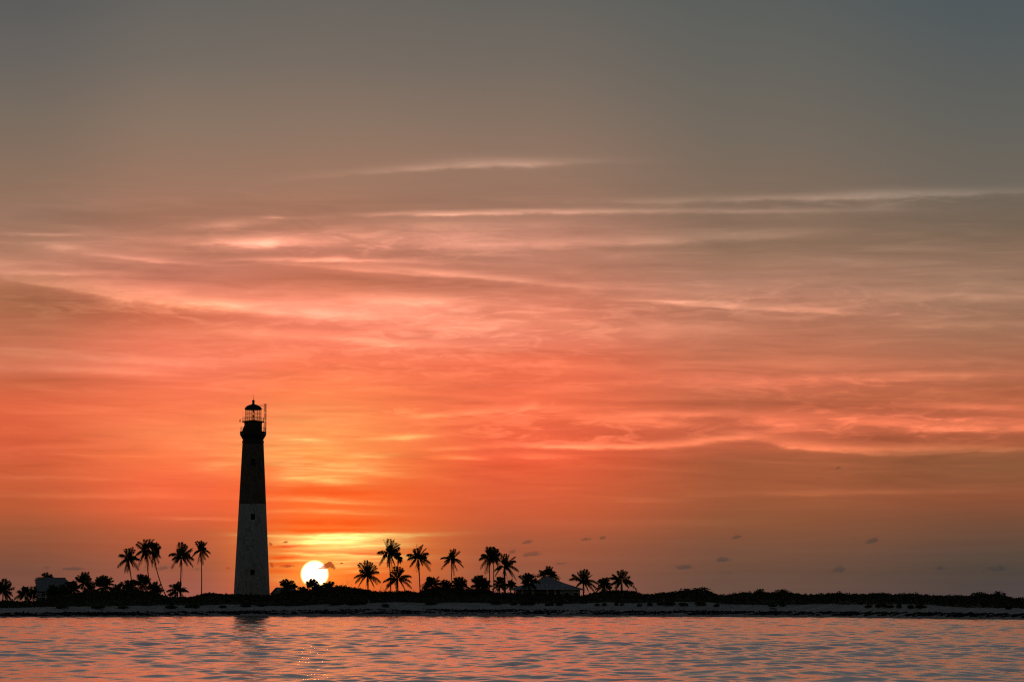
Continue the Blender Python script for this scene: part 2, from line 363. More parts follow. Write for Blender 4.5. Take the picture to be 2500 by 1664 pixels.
m, t, b = mat('sea_water')
b.inputs['Base Color'].default_value = (.10, .125, .13, 1)
b.inputs['Roughness'].default_value = .10
b.inputs['IOR'].default_value = 1.34
WATER_B = (m, t, b)
co = coords(t)
nb = t.noise(t.vm('MULTIPLY', co, (.6, 1.6, 1.0)), 1.6, 4.0, .6)
bump(t, b, nb, .03, .5)
gloss = t.N.new('ShaderNodeBsdfGlossy'); gloss.inputs['Roughness'].default_value = .10; gloss.inputs['Color'].default_value = (1, 1, 1, 1)
bn = [n for n in t.N if n.type == 'BUMP'][0]
t.L.new(bn.outputs[0], gloss.inputs['Normal'])
ms = t.N.new('ShaderNodeMixShader'); ms.inputs[0].default_value = .6
t.L.new(b.outputs[0], ms.inputs[1]); t.L.new(gloss.outputs[0], ms.inputs[2])
t.L.new(ms.outputs[0], t.N['Material Output'].inputs['Surface'])
M_water = m

# ---------------------------------------------------------------- mesh helpers
def mesh_np(name, verts, faces, material, parent=None, smooth=False, loc=None):
    """verts (n,3); faces: list of (k,m) int arrays of equal-sided polygons, or a python list"""
    me = bpy.data.meshes.new(name)
    if isinstance(faces, np.ndarray):
        nf, k_ = faces.shape
        me.vertices.add(len(verts)); me.vertices.foreach_set('co', np.asarray(verts, np.float32).ravel())
        me.loops.add(nf * k_); me.loops.foreach_set('vertex_index', faces.astype(np.int32).ravel())
        me.polygons.add(nf); me.polygons.foreach_set('loop_start', np.arange(0, nf * k_, k_, dtype=np.int32))
        me.polygons.foreach_set('loop_total', np.full(nf, k_, np.int32))
        me.update(calc_edges=True); me.validate()
    else:
        me.from_pydata([tuple(v) for v in verts], [], faces); me.update()
    if smooth: me.polygons.foreach_set('use_smooth', [True] * len(me.polygons))
    me.materials.append(material)
    o = bpy.data.objects.new(name, me); COL.objects.link(o)
    if parent: o.parent = parent
    if loc is not None: o.location = loc
    return o

class MB:
    """collects boxes, bars, tubes and lathes into ONE mesh"""
    def __init__(s): s.v = []; s.f = []
    def add(s, vs, fs):
        n = len(s.v); s.v += [tuple(v) for v in vs]; s.f += [tuple(i + n for i in f) for f in fs]; return s
    def box(s, x0, y0, z0, x1, y1, z1):
        vs = [(x, y, z) for z in (z0, z1) for (x, y) in ((x0, y0), (x1, y0), (x1, y1), (x0, y1))]
        return s.add(vs, [(3,2,1,0),(4,5,6,7),(0,1,5,4),(1,2,6,5),(2,3,7,6),(3,0,4,7)])
    def tube(s, pts, rad, n=8, caps=True):
        pts = [Vector(p) for p in pts]
        if not hasattr(rad, '__len__'): rad = [rad] * len(pts)
        vs = []; fs = []
        for i, p in enumerate(pts):
            d_ = (pts[min(i+1, len(pts)-1)] - pts[max(i-1, 0)]).normalized()
            a = d_.cross(Vector((0, 1, 0)) if abs(d_.y) < .9 else Vector((1, 0, 0))).normalized(); b_ = d_.cross(a)
            for j in range(n):
                t_ = 2*PI*j/n; vs.append(p + (a*math.cos(t_) + b_*math.sin(t_)) * rad[i])
        for i in range(len(pts)-1):
            for j in range(n):
                fs.append((i*n+j, i*n+(j+1)%n, (i+1)*n+(j+1)%n, (i+1)*n+j))
        if caps: fs += [tuple(range(n))[::-1], tuple((len(pts)-1)*n+j for j in range(n))]
        return s.add(vs, fs)
    def lathe(s, prof, n=48, cx=0, cy=0, cap=True):
        vs = [(cx+r*math.cos(2*PI*j/n), cy+r*math.sin(2*PI*j/n), z) for r, z in prof for j in range(n)]
        fs = [(i*n+j, i*n+(j+1)%n, (i+1)*n+(j+1)%n, (i+1)*n+j) for i in range(len(prof)-1) for j in range(n)]
        if cap: fs += [tuple(range(n))[::-1], tuple((len(prof)-1)*n+j for j in range(n))]
        return s.add(vs, fs)
    def ring(s, R, z, r, n=40):
        pts = [(R*math.cos(2*PI*j/n), R*math.sin(2*PI*j/n), z) for j in range(n+1)]
        return s.tube(pts, r, 5, False)
    def build(s, name, material, parent=None, smooth=False):
        return mesh_np(name, s.v, s.f, material, parent, smooth)

def empty(name, loc, label=None, cat=None, group=None):
    o = bpy.data.objects.new(name, None); COL.objects.link(o); o.location = loc
    o.empty_display_size = 0.5
    return tag(o, label, cat, group)
def tag(o, label=None, cat=None, group=None, kind=None):
    if label: o['label'] = label
    if cat: o['category'] = cat
    if group: o['group'] = group
    if kind: o['kind'] = kind
    return o

# ---------------------------------------------------------------- island ground
def pl(pts):
    xs = [p[0] for p in pts]; ys = [p[1] for p in pts]
    return lambda x: np.interp(x, xs, ys)
waterline = pl([(-600,1509),(0,1506.5),(300,1504.5),(600,1503),(1250,1503),(1800,1504.5),(2040,1506),(2250,1508.5),(2500,1512),(3100,1518)])
weed_lo = pl([(-600,1505),(0,1502.5),(500,1500),(1000,1497),(1500,1498.5),(1900,1499.5),(2040,1501),(2500,1506),(3100,1511)])
weed_hi = pl([(-600,1499),(0,1495.5),(400,1493),(800,1488.5),(1000,1486),(1250,1487.5),(1560,1490.5),(2040,1492.5),(2500,1497.5),(3100,1503)])
sand_top = pl([(-600,1484),(0,1484),(230,1478),(350,1477),(453,1476),(560,1474),(640,1475),(703,1478),(774,1474),(870,1472),(960,1469),(1230,1470.5),(1310,1472),(1430,1471.5),(1492,1468.5),(1520,1471.5),(1662,1468),(1733,1468),(1764,1474),(1866,1476),(1906,1474),(1988,1472.5),(2100,1475),(2183,1472.5),(2264,1475),(2330,1481),(2500,1484),(3100,1489)])
scrub_top = pl([(-900,1462),(-200,1458),(0,1467),(60,1469),(100,1468),(150,1450),(180,1446),(230,1441),(290,1439),(350,1440),(385,1445),(400,1452),(415,1457),(459,1458),(485,1455),(505,1447),(539,1449),(560,1451),(600,1452),(656,1453),(680,1449),(720,1441),(756,1440),(792,1434),(820,1430),(862,1434),(885,1437),(934,1445),(996,1442),(1021,1446),(1037,1438),(1078,1432),(1147,1436),(1192,1436),(1210,1446),(1257,1448),(1376,1453),(1420,1454),(1447,1448),(1483,1443),(1518,1442),(1551,1443),(1567,1449),(1590,1450),(1641,1445),(1675,1441),(1729,1442),(1747,1451),(1764,1453),(1804,1447),(1861,1445),(1927,1446),(1967,1453),(2008,1451),(2042,1446),(2071,1451),(2115,1450),(2158,1447),(2173,1453),(2193,1451),(2234,1450),(2285,1456),(2315,1453),(2366,1455),(2400,1452),(2440,1453),(2468,1462),(2500,1460),(2700,1463),(3300,1470)])

def shoreY(px): return CAM_H * F / (waterline(px) - HOR) * 1.0
def z_of(py, Y): return CAM_H + (HOR - py) / F * Y
def ground_rows(px):
    Ys = shoreY(px)
    rows = [(-40, -3.0), (-6, -0.35), (0, 0.0)]
    for dy, py in ((3.5, weed_lo(px)), (11, weed_hi(px)), (15, weed_hi(px) * .62 + sand_top(px) * .38), (24, sand_top(px))):
        rows.append((dy, z_of(py, Ys + dy)))
    zt = rows[-1][1]
    return Ys, rows + [(34, zt + .25), (60, zt + .3), (110, zt + .1), (170, .9), (200, -1.5), (260, -3.0)]
def ground_z(px, Y):
    Ys, rows = ground_rows(px)
    return float(np.interp(Y - Ys, [r[0] for r in rows], [r[1] for r in rows]))

random.seed(7); np.random.seed(7)
def value_noise(x, y_, seed=0):
    xi = np.floor(x).astype(int); yi = np.floor(y_).astype(int); xf = x - xi; yf = y_ - yi
    xf = xf*xf*(3-2*xf); yf = yf*yf*(3-2*yf)
    def h(a, b_): 
        v = np.sin(a*127.1 + b_*311.7 + seed*74.7) * 43758.5453
        return v - np.floor(v)
    return (h(xi,yi)*(1-xf)+h(xi+1,yi)*xf)*(1-yf)+(h(xi,yi+1)*(1-xf)+h(xi+1,yi+1)*xf)*yf
def fbm(x, y_, o=4, seed=0):
    s = 0; a = .5
    for i in range(o): s = s + a*value_noise(x*2**i, y_*2**i, seed+i); a *= .5
    return s

def grid_faces(nr, nc):
    i = np.arange(nr-1)[:, None]*nc + np.arange(nc-1)[None, :]
    return np.stack([i, i+1, i+nc+1, i+nc], -1).reshape(-1, 4)

pxs = np.linspace(-560, 3060, 900)
dYs = np.concatenate([np.array([-40, -20, -6, -3, 0]), np.linspace(.5, 30, 60), np.array([34, 40, 50, 60, 80, 110, 140, 170, 185, 200, 260])])
V = []
Ysh = shoreY(pxs)
cols = []
for p_ in pxs:
    Ys, rows = ground_rows(p_)
    z = np.interp(dYs, [r[0] for r in rows], [r[1] for r in rows])
    cols.append((Ys, z))
for j, dy in enumerate(dYs):
    Y = np.array([c_[0] for c_ in cols]) + dy
    z = np.array([c_[1][j] for c_ in cols])
    X = (pxs - 1250)/F*Y
    amp = np.clip((dy-9)/8, 0, 1)*.16 + .02
    z = z + (fbm(X*.35, Y*.5, 4, 3)-.47)*2*amp
    V.append(np.stack([X, Y, z], -1))
V = np.concatenate(V)
o = mesh_np('beach_ground', V, grid_faces(len(dYs), len(pxs))[:, ::-1].copy()[:, [0,1,2,3]], M_sand, smooth=True)
me = o.data; me.flip_normals() if me.polygons[5].normal.z < 0 else None
tag(o, kind='structure'); o.name = 'beach'

# ---------------------------------------------------------------- sea
def water():
    r = [3.0]
    while r[-1] < 9000:
        q_ = r[-1]
        step = q_*.0017 if 70 < q_ < 680 else q_*(.03 if q_ < 70 else .08)
        r.append(q_ + step)
    r = np.array(r)
    a = np.concatenate([np.linspace(-180, -16, 40)[:-1], np.linspace(-16, -11.5, 40)[:-1], np.linspace(-11.5, 11.5, 760), np.linspace(11.5, 16, 40)[1:], np.linspace(16, 180, 40)[1:]])
    a = np.radians(a)
    R, A = np.meshgrid(r, a, indexing='ij')
    X = R*np.sin(A); Y = R*np.cos(A); Z = np.zeros_like(X)
    rs = np.random.RandomState(21)
    spacing = R*.0017
    DX = np.zeros_like(X); DY = np.zeros_like(X)
    # patches of calmer and livelier water
    patch = .45 + 1.15*fbm(X*.09+50, Y*.03+50, 3, 9)
    comps = []
    for i in range(84):
        lam = 0.7*(9.0/0.7)**rs.rand()
        th = math.radians(rs.choice([-1, 1])*rs.uniform(8, 72)) - PI/2
        slope = .0135 if lam < 2.2 else (.0115 if lam < 5 else .0085)
        comps.append((lam, th, slope*lam/(2*PI)*1.35, rs.rand()*2*PI))
    for lam, th, amp, ph in comps:
        kx, ky = math.cos(th), math.sin(th)
        kk = 2*PI/lam
        fade = np.clip((lam/spacing - 2.2)/2.0, 0, 1)*np.clip((900-R)/150, 0, 1)
        phs = kk*(kx*X + ky*Y) + ph + 1.2*np.sin(.11*(ky*X - kx*Y)+ph*3)
        Z += amp*fade*np.sin(phs)*patch
        DX += -kx*amp*.9*fade*np.cos(phs)*patch; DY += -ky*amp*.9*fade*np.cos(phs)*patch
    far = np.clip((R-60)/10, 0, 1)
    verts = np.stack([X - DX*0 + DX*far, Y + DY*far, Z*far], -1).reshape(-1, 3)
    o = mesh_np('sea_water', verts, grid_faces(len(r), len(a)), M_water, smooth=True)
    if o.data.polygons[len(o.data.polygons)//2].normal.z < 0: o.data.flip_normals()
    tag(o, kind='structure')
water()

# ---------------------------------------------------------------- seaweed line, scrub, leaves
def cards(cent, size, rs, flat=0.0, aspect=1.8):
    n = len(cent)
    d1 = rs.normal(size=(n, 3)); d1[:, 2] *= (1-flat); d1 /= np.linalg.norm(d1, axis=1)[:, None]
    d2 = rs.normal(size=(n, 3)); d2[:, 2] *= (1-flat); d2 -= (d2*d1).sum(1)[:, None]*d1; d2 /= np.linalg.norm(d2, axis=1)[:, None]
    s = (size*(.6+.8*rs.rand(n)))[:, None]
    a = d1*s*.5*aspect; b_ = d2*s*.28*aspect/1.4
    v = np.stack([cent-a, cent+b_, cent+a, cent-b_], 1).reshape(-1, 3)
    f = np.arange(n*4).reshape(-1, 4)
    return v, f

def seaweed():
    rs = np.random.RandomState(5)
    n = 26000
    px = rs.uniform(-560, 3060, n)
    t_ = rs.rand(n)
    Ys = shoreY(px)
    dy = 3.2 + 8.0*t_ + rs.normal(0, .35, n)
    X = (px-1250)/F*(Ys+dy); Y = Ys+dy
    den = fbm(X*.22, Y*.9, 4, 17)
    dens2 = fbm(X*1.1, Y*1.4, 3, 27)
    keep = (den + .35*dens2 > .57 + .16*np.abs(t_-.62) ) 
    px, X, Y, dy = px[keep], X[keep], Y[keep], dy[keep]
    z = np.array([ground_z(a_, b_) for a_, b_ in zip(px, Y)])
    c_ = np.stack([X, Y, z+.03+rs.rand(len(X))*.08], -1)
    v, f = cards(c_, np.full(len(X), .5), rs, .85, 1.8)
    v[:, 2] = np.maximum(v[:, 2], 0.02)
    o = mesh_np('seaweed_line', v, f, M_weed)
    tag(o, 'dark line of washed up seaweed along the beach above the waterline', 'seaweed', kind='stuff')
seaweed()

def scrub():
    rs = np.random.RandomState(11)
    # a lumpy body under the leaves
    pxs_ = np.linspace(-560, 3060, 1300)
    rowsd = np.linspace(0, 1, 22)
    Ys = shoreY(pxs_)
    def topz(px, Y): return z_of(scrub_top(px), Y)
    def surf(px, t_):
        Ys_ = shoreY(px)
        Y = Ys_ + 23.5 + 26*t_
        X = (px-1250)/F*Y
        g_ = z_of(sand_top(px), Ys_+24)
        edge_n = fbm(X*.16, np.zeros_like(X)+2.2, 4, 31)
        Y = Y + (edge_n-.5)*5*(1-t_)
        full = topz(px, Y) - g_
        lump = fbm(X*.20, Y*.22, 4, 41); lump2 = fbm(X*.6, Y*.6, 3, 45)
        h = full*(.30+.62*np.minimum(1, t_*1.35)**.7)*(1 + (lump-.5)*.55*(1.15-t_)) + (lump2-.5)*.5
        h = h*np.clip(t_*14, 0, 1)*np.clip((1-t_)*6, 0.0, 1)
        return X, Y, g_ + np.maximum(h, -.15) - .05
    vs = []
    for t_ in rowsd:
        X, Y, z = surf(pxs_, np.full_like(pxs_, t_)); vs.append(np.stack([X, Y, z-.25], -1))
    body_v = np.concatenate(vs); body_f = grid_faces(len(rowsd), len(pxs_))
    n = 120000
    px = rs.uniform(-560, 3060, n); t_ = rs.rand(n)**.85
    X, Y, z = surf(px, t_)
    c_ = np.stack([X, Y, z + rs.normal(0, .14, n)], -1)
    v, f = cards(c_, np.full(n, .34), rs, 0, 1.7)
    # upright sprigs breaking the outline
    n2 = 9000
    px = rs.uniform(-560, 3060, n2); t_ = .45+.45*rs.rand(n2)
    X, Y, z = surf(px, t_)
    c_ = np.repeat(np.stack([X, Y, z], -1), 4, 0); off = rs.normal(0, .1, (len(c_), 3)); off[:, 2] = np.abs(rs.rand(len(c_)))*.65*np.repeat(rs.rand(n2)**1.5, 4)
    v2, f2 = cards(c_+off, np.full(len(c_), .26), rs, 0, 2.0)
    allv = np.concatenate([body_v, v, v2]); allf = np.concatenate([body_f, f+len(body_v), f2+len(body_v)+len(v)])
    o = mesh_np('coastal_scrub', allv, allf, M_scrub)
    tag(o, 'dense low coastal scrub covering the dune along the whole shore', 'scrub', kind='stuff')
scrub()

def shrub(px, py_top, w_px, Y, label, seed, group, leaf=.26, base=None, spiky=0.3, name='shrub', cat='shrub', matl=None):
    rs = np.random.RandomState(seed)
    g_ = ground_z(px, Y) if base is None else base
    top = at(px, py_top, Y)
    H = max(top.z - g_, .25); Wd = w_px/F*Y
    r = empty(name, (top.x, Y, g_), label, cat, group)
    n = int(min(5200, max(140, 260*Wd*max(H, .6))))
    nb = max(3, int(Wd*1.6)); cs = []
    for i in range(nb):
        cx = (i+.5)/nb*2-1; cs.append((cx*Wd*.5*.86+rs.normal(0, .1), rs.normal(0, Wd*.10), H*(1-abs(cx)**2.2*.55)*(.8+.25*rs.rand())))
    k_ = rs.randint(0, nb, n); c0 = np.array(cs)[k_]
    th = rs.uniform(0, 2*PI, n); rr = np.sqrt(rs.rand(n))
    wd = Wd/nb*1.25
    zz = rs.rand(n)**.6
    rad = wd*rr*(1-.45*zz**3)
    P_ = np.stack([c0[:, 0]+np.cos(th)*rad, c0[:, 1]+np.sin(th)*rad, c0[:, 2]*zz*(1-.15*rr**2)], -1)
    v, f = cards(P_, np.full(n, leaf), rs, 0, 1.8)
    n2 = int(n*spiky*.3); k_ = rs.randint(0, nb, n2); c0 = np.array(cs)[k_]
    P2 = np.stack([c0[:, 0]+rs.normal(0, wd*.5, n2), c0[:, 1]+rs.normal(0, wd*.4, n2), c0[:, 2]*(.9+.28*rs.rand(n2)*spiky*2)], -1)
    v2, f2 = cards(P2, np.full(n2, leaf*.8), rs, 0, 2.2)
    v = np.concatenate([v, v2]); f = np.concatenate([f, f2+len(f)*4])
    v[:, 2] = np.maximum(v[:, 2], -.05)
    mesh_np('foliage', v, f, matl or M_scrub, r)
    st = MB()
    for i in range(5):
        a_ = rs.uniform(0, 2*PI); st.tube([(0, 0, -.1), (math.cos(a_)*Wd*.12, math.sin(a_)*.2, H*.35), (math.cos(a_)*Wd*.25, math.sin(a_)*.4, H*.7)], [.06, .04, .015], 5)
    st.build('stem', M_twig, r)
    return r

# ---------------------------------------------------------------- palms
def c2(x, y_): return (x/5.61, 1280+y_/5.61)
def c3(x, y_): return (400+x/5.61, 1280+y_/5.61)
def c4(x, y_): return (800+x/5.61, 1280+y_/5.61)
def c5(x, y_): return (1180+x/5.61, 1280+y_/5.61)

def frond_geo(p0, p1, lift, rs, leaf_len, hang, dens=38, wdt=.13):
    """arched midrib from p0 to p1 with leaflets along both sides"""
    p0 = np.array(p0, float); p1 = np.array(p1, float)
    L = np.linalg.norm(p1-p0)
    mid = (p0+p1)/2 + np.array([0, 0, lift*L])
    t_ = np.linspace(0, 1, 9)[:, None]
    pts = (1-t_)**2*p0 + 2*t_*(1-t_)*mid + t_**2*p1
    V_, F_ = [], []
    rw = np.linspace(.045, .012, 9)[:, None]
    tn = np.gradient(pts, axis=0); tn /= np.linalg.norm(tn, axis=1)[:, None]+1e-9
    side = np.cross(tn, [0, 0, 1.0]); sn = np.linalg.norm(side, axis=1)[:, None]
    if sn.min() < .15: side = side + np.array([rs.normal(), rs.normal(), 0])*.3; sn = np.linalg.norm(side, axis=1)[:, None]
    side /= sn; up = np.cross(side, tn)
    roll = rs.normal(0, .65); side, up = side*math.cos(roll)+up*math.sin(roll), up*math.cos(roll)-side*math.sin(roll)
    for sgn in (side*rw, up*rw):
        n0 = sum(len(v) for v in V_)
        V_.append(np.concatenate([pts-sgn, pts+sgn]))
        i = np.arange(8); F_.append(np.stack([i, i+1, i+10, i+9], -1)+n0)
    s = np.linspace(.14, 1, dens)
    s = np.repeat(s, 2) + rs.normal(0, .008, dens*2); s = np.clip(s, 0, 1)
    sg = np.tile([1, -1], dens)[:, None]
    idx = s*8; i0 = np.clip(idx.astype(int), 0, 7); fr_ = (idx-i0)[:, None]
    bp = pts[i0]*(1-fr_)+pts[i0+1]*fr_; bt = tn[i0]*(1-fr_)+tn[i0+1]*fr_; bs = side[i0]
    ll = leaf_len*(.45+.75*np.sin(np.clip(s, 0, 1)*PI*.80+.25))*(.8+.4*rs.rand(len(s)))
    dr = bs*sg*(.75+.2*rs.rand(len(s))[:, None]) + bt*.62 + np.array([0, 0, -1.0])*(hang*(.6+.8*rs.rand(len(s))[:, None]))
    dr /= np.linalg.norm(dr, axis=1)[:, None]
    tip = bp + dr*ll[:, None] + np.array([0, 0, -1.])*(hang*ll*.25)[:, None]
    m_ = bp + dr*ll[:, None]*.45
    wv = bt*wdt*.5
    n0 = sum(len(v) for v in V_)
    V_.append(np.stack([bp, m_-wv, tip, m_+wv], 1).reshape(-1, 3))
    F_.append(np.arange(len(s)*4).reshape(-1, 4)+n0)
    return np.concatenate(V_), np.concatenate(F_)

def palm(cpx, bpx, Y, tips=None, R=26, label='', seed=1, skirt=0, bow=0.0, filler=9, group=None, leaf=.86, trunk_r=.16, base_z=None, spears=(), coconuts=0, name='coconut_palm', hang=1.0, cat='palm tree', deads=()):
    rs = np.random.RandomState(seed); 
    C0 = at(cpx[0], cpx[1], Y); B0 = at(bpx[0], bpx[1], Y)
    gz = ground_z(bpx[0], Y) if base_z is None else base_z
    B0.z = min(B0.z, gz) if B0.z > gz else B0.z
    if B0.z > gz - .2: B0.z = gz - .2
    root = empty(name, (B0.x, Y, B0.z), label, cat, group)
    C = C0 - B0
    # trunk
    ctrl = Vector((C.x*.5, 0, C.z*.5)) + Vector((bow, 0, 0))
    pts = []; rad = []
    n = 15
    for i in range(n):
        t_ = i/(n-1); p_ = (1-t_)**2*Vector((0, 0, 0)) + 2*t_*(1-t_)*ctrl + t_**2*C
        pts.append(p_); rad.append(trunk_r*(1.35-.35*min(1, t_*6))*(1-.38*t_)*(1+.05*(i % 2)))
    MB().tube(pts, rad, 9).build('trunk', M_trunk, root, True)
    # crown
    V_, F_ = [], []; cnt = 0
    def addf(p1, lift, ll, hang_, dens=44, wdt=.12):
        nonlocal cnt
        v, f = frond_geo(C+Vector((rs.normal(0, .08), rs.normal(0, .08), rs.normal(0, .10))), p1, lift, rs, ll, hang_, dens, wdt)
        V_.append(v); F_.append(f+cnt); cnt += len(v)
    Rm = R/F*Y
    if tips:
        for (tx, ty) in tips:
            T = at(tx, ty, Y) - B0
            L = (T-C).length
            T.y += rs.uniform(-.55, .55)*L
            e = (T-C).z/max(L, .1)
            addf(T, .34 if e < .5 else .12, leaf*(.8+.25*min(1, L/Rm)), hang if e < .6 else .3)
    for i in range(filler):
        a_ = rs.uniform(0, 2*PI) if tips else 2*PI*(i*.618 + rs.rand()*.1)
        low = group == SHORT
        e = (rs.uniform(-10, 75) if tips and not low else 82 - (135 if low else 95)*((i+.5)/filler)**1.0 + rs.normal(0, 6))
        e = math.radians(e); L = Rm*(rs.uniform(.55, .85) if tips and not low else rs.uniform(.8, 1.1))
        ydir = math.sin(a_); xdir = math.cos(a_)
        if tips and not low: xdir *= .45
        T = C + Vector((xdir*math.cos(e)*L, ydir*math.cos(e)*L, math.sin(e)*L - .12*L))
        addf(T, .16, leaf*.85, hang if e < .9 else .2)
    for (tx, ty) in spears:      # a young unopened frond: narrow
        T = at(tx, ty, Y) - B0
        addf(T, .02, leaf*.28, .05, 20, .06)
    mesh_np('crown', np.concatenate(V_), np.concatenate(F_), M_leaf, root)
    if skirt or deads:
        V_, F_ = [], []; cnt = 0
        for i in range(int(skirt*7)):
            a_ = rs.uniform(0, 2*PI); L = Rm*rs.uniform(.5, 1.05)*min(1.2, .6+skirt*.35)
            T = C + Vector((math.cos(a_)*.75*rs.rand(), math.sin(a_)*.6, -L))
            T += Vector((-(C.x)*.1*L/max(C.z, 1), 0, 0))
            addf(T, 0.0, leaf*.42, .9, 22, .10)
        for (tx, ty) in deads:
            addf(at(tx, ty, Y)-B0, .05, leaf*.35, .8, 22, .09)
        mesh_np('dead_fronds', np.concatenate(V_), np.concatenate(F_), M_dead, root)
    if coconuts:
        cb = MB()
        for i in range(coconuts):
            a_ = 2*PI*i/coconuts; c_ = C+Vector((math.cos(a_)*.22, math.sin(a_)*.22, -.28-.1*rs.rand()))
            cb.lathe([(.02, c_.z-.14), (.10, c_.z-.09), (.13, c_.z), (.09, c_.z+.10), (.02, c_.z+.14)], 8, c_.x, c_.y)
        cb.build('coconuts', M_coco, root, True)
    return root

TALL = 'tall coconut palms standing above the scrub'
SHORT = 'short bushy palms growing in the scrub'
PY = 690
def T_(c, lst): return [c(*p) for p in lst]
palm(c2(1760,465), c2(1850,900), 692, T_(c2, [(1610,565),(1645,405),(1700,345),(1745,330),(1790,310),(1835,345),(1850,430),(1895,462),(1890,600),(1705,640),(1830,560),(1740,640)]), 26,
     'tall palm with hanging dead fronds, leftmost of the tall palms', 101, 1.4, group=TALL, deads=T_(c2, [(1790,700),(1770,660)]), coconuts=5)
palm(c2(2000,355), c2(2090,900), 690, T_(c2, [(1880,250),(1850,405),(1905,555),(1978,205),(2020,200),(2088,198),(2060,240),(2120,420),(2040,560),(1930,470),(2090,520)]), 28,
     'tall palm with one long dead frond hanging on its left side', 102, 1.5, group=TALL, deads=T_(c2, [(1987,630),(2040,620)]), bow=-.3, coconuts=6)
palm(c2(2105,360), c2(2335,1000), 688, T_(c2, [(2080,245),(2130,250),(2180,285),(2160,330),(2203,432),(2185,510),(2130,585),(2080,560),(2060,300),(2150,420),(2175,360)]), 26,
     'palm whose thin trunk leans far over to the right at its foot', 103, 1.1, group=TALL, bow=-1.5, trunk_r=.14)
palm(c3(235,430), c3(215,980), 690, T_(c3, [(235,245),(270,262),(310,280),(195,330),(380,322),(350,400),(405,462),(392,560),(330,540),(72,402),(120,460),(98,580),(165,500)]), 28,
     'tall palm with spreading crown, second palm left of the lighthouse', 104, .9, group=TALL, deads=T_(c3, [(262,720),(240,640)]), spears=T_(c3, [(165,268)]), bow=.25, coconuts=4)
palm(c3(505,350), c3(512,985), 686, T_(c3, [(455,230),(490,225),(535,235),(572,240),(575,310),(395,430),(420,380),(642,382),(608,432),(572,470),(470,525),(535,540),(500,500)]), 25,
     'slender palm with a thin open crown, nearest left of the lighthouse', 105, .5, group=TALL, filler=7, leaf=.6, trunk_r=.14, bow=.35)
palm(c4(838,390), c4(868,920), 690, T_(c4, [(850,200),(895,215),(930,245),(978,300),(970,265),(682,372),(705,535),(760,420),(952,335),(1000,480),(960,400),(930,560),(830,560),(890,590)]), 29,
     'tallest palm right of the sun with an upright spear frond', 106, 1.6, group=TALL, spears=T_(c4, [(762,200)]), bow=.2, coconuts=6)
palm(c4(960,430), c4(966,800), 705, T_(c4, [(960,395),(1012,490),(1000,440),(935,430),(985,520),(1015,470)]), 14,
     'small crowned palm half hidden behind the tallest palm', 107, .5, group=TALL, filler=5, trunk_r=.13)
palm(c4(1240,450), c4(1272,920), 690, T_(c4, [(1210,330),(1290,275),(1340,325),(1372,380),(1260,300),(1088,400),(1100,465),(1125,560),(1412,520),(1410,612),(1350,430),(1300,540),(1180,350)]), 28,
     'tall palm with a thick skirt of dead fronds, right of the tallest palm', 108, 1.7, group=TALL, spears=T_(c4, [(1217,265)]), deads=T_(c4, [(1190,630),(1240,690),(1262,680),(1215,650)]), bow=.1)
palm(c4(1695,480), c4(1725,880), 690, T_(c4, [(1660,385),(1690,345),(1740,335),(1720,360),(1808,365),(1552,455),(1555,597),(1600,500),(1830,500),(1860,575),(1775,620),(1735,695),(1650,430)]), 26,
     'palm with sparse thin fronds standing alone above the low palms', 109, .5, group=TALL, filler=6, leaf=.55, trunk_r=.13, spears=T_(c4, [(1662,320)]), bow=-.35)
palm(c4(2215,440), c4(2208,900), 694, T_(c4, [(2200,310),(2248,305),(2160,350),(2310,345),(2345,400),(2080,460),(2110,400),(2090,590),(2155,668),(2200,640),(2280,500),(2330,480)]), 27,
     'tall palm, left one of the close group left of the hip roofed house', 110, 1.1, group=TALL, bow=.15, trunk_r=.14)
palm(c5(140,440), c5(145,900), 700, T_(c5, [(120,310),(180,330),(215,375),(205,440),(235,480),(200,570),(90,520),(110,360),(230,560)]), 24,
     'tall thin trunked palm, middle one of the close group', 111, .6, group=TALL, filler=6, trunk_r=.14)
palm(c5(290,565), c5(300,940), 688, T_(c5, [(250,400),(300,400),(345,412),(430,435),(440,490),(395,520),(482,622),(455,755),(400,700),(160,700),(190,600),(240,450),(150,620)]), 30,
     'thick trunked palm at the right of the close group', 112, 1.6, group=TALL, trunk_r=.26, leaf=.7, coconuts=5)
palm(c4(545,690), c4(560,930), 686, T_(c4, [(520,488),(560,510),(600,520),(430,535),(440,612),(662,590),(650,560),(700,640),(368,715),(378,780),(415,845),(725,775),(690,800),(480,560),(640,840)]), 32,
     'stocky palm with layered fronds, first palm right of the sun', 113, .8, group=TALL, leaf=.75, trunk_r=.2)
palm(c4(950,745), c4(945,960), 684, T_(c4, [(930,575),(975,580),(1020,590),(1048,625),(890,620),(1140,700),(1138,772),(1155,860),(760,770),(775,905),(800,830),(1060,880),(860,660)]), 33,
     'low palm with wide straight fronds under the tallest palm', 114, .4, group=SHORT, leaf=.75, trunk_r=.2, spears=T_(c4, [(855,600)]))
palm(c5(1370,775), c5(1372,1010), 688, T_(c5, [(1400,612),(1440,640),(1480,690),(1225,670),(1180,742),(1290,650),(1580,800),(1535,925),(1560,870),(1450,760),(1270,840),(1440,900),(1350,630)]), 33,
     'palm at the right end of the hip roofed house', 115, .7, group=TALL, leaf=.75, trunk_r=.2, spears=T_(c5, [(1333,590)]))
palm(c5(1890,765), c5(1890,1000), 690, T_(c5, [(1845,635),(1910,650),(1960,640),(1800,700),(1752,722),(2000,700),(2050,790),(2100,880),(1990,850),(1760,800),(1800,860)]), 32,
     'rightmost palm on the island, rising from a scrub mound', 116, .3, group=SHORT, leaf=.75, trunk_r=.2)
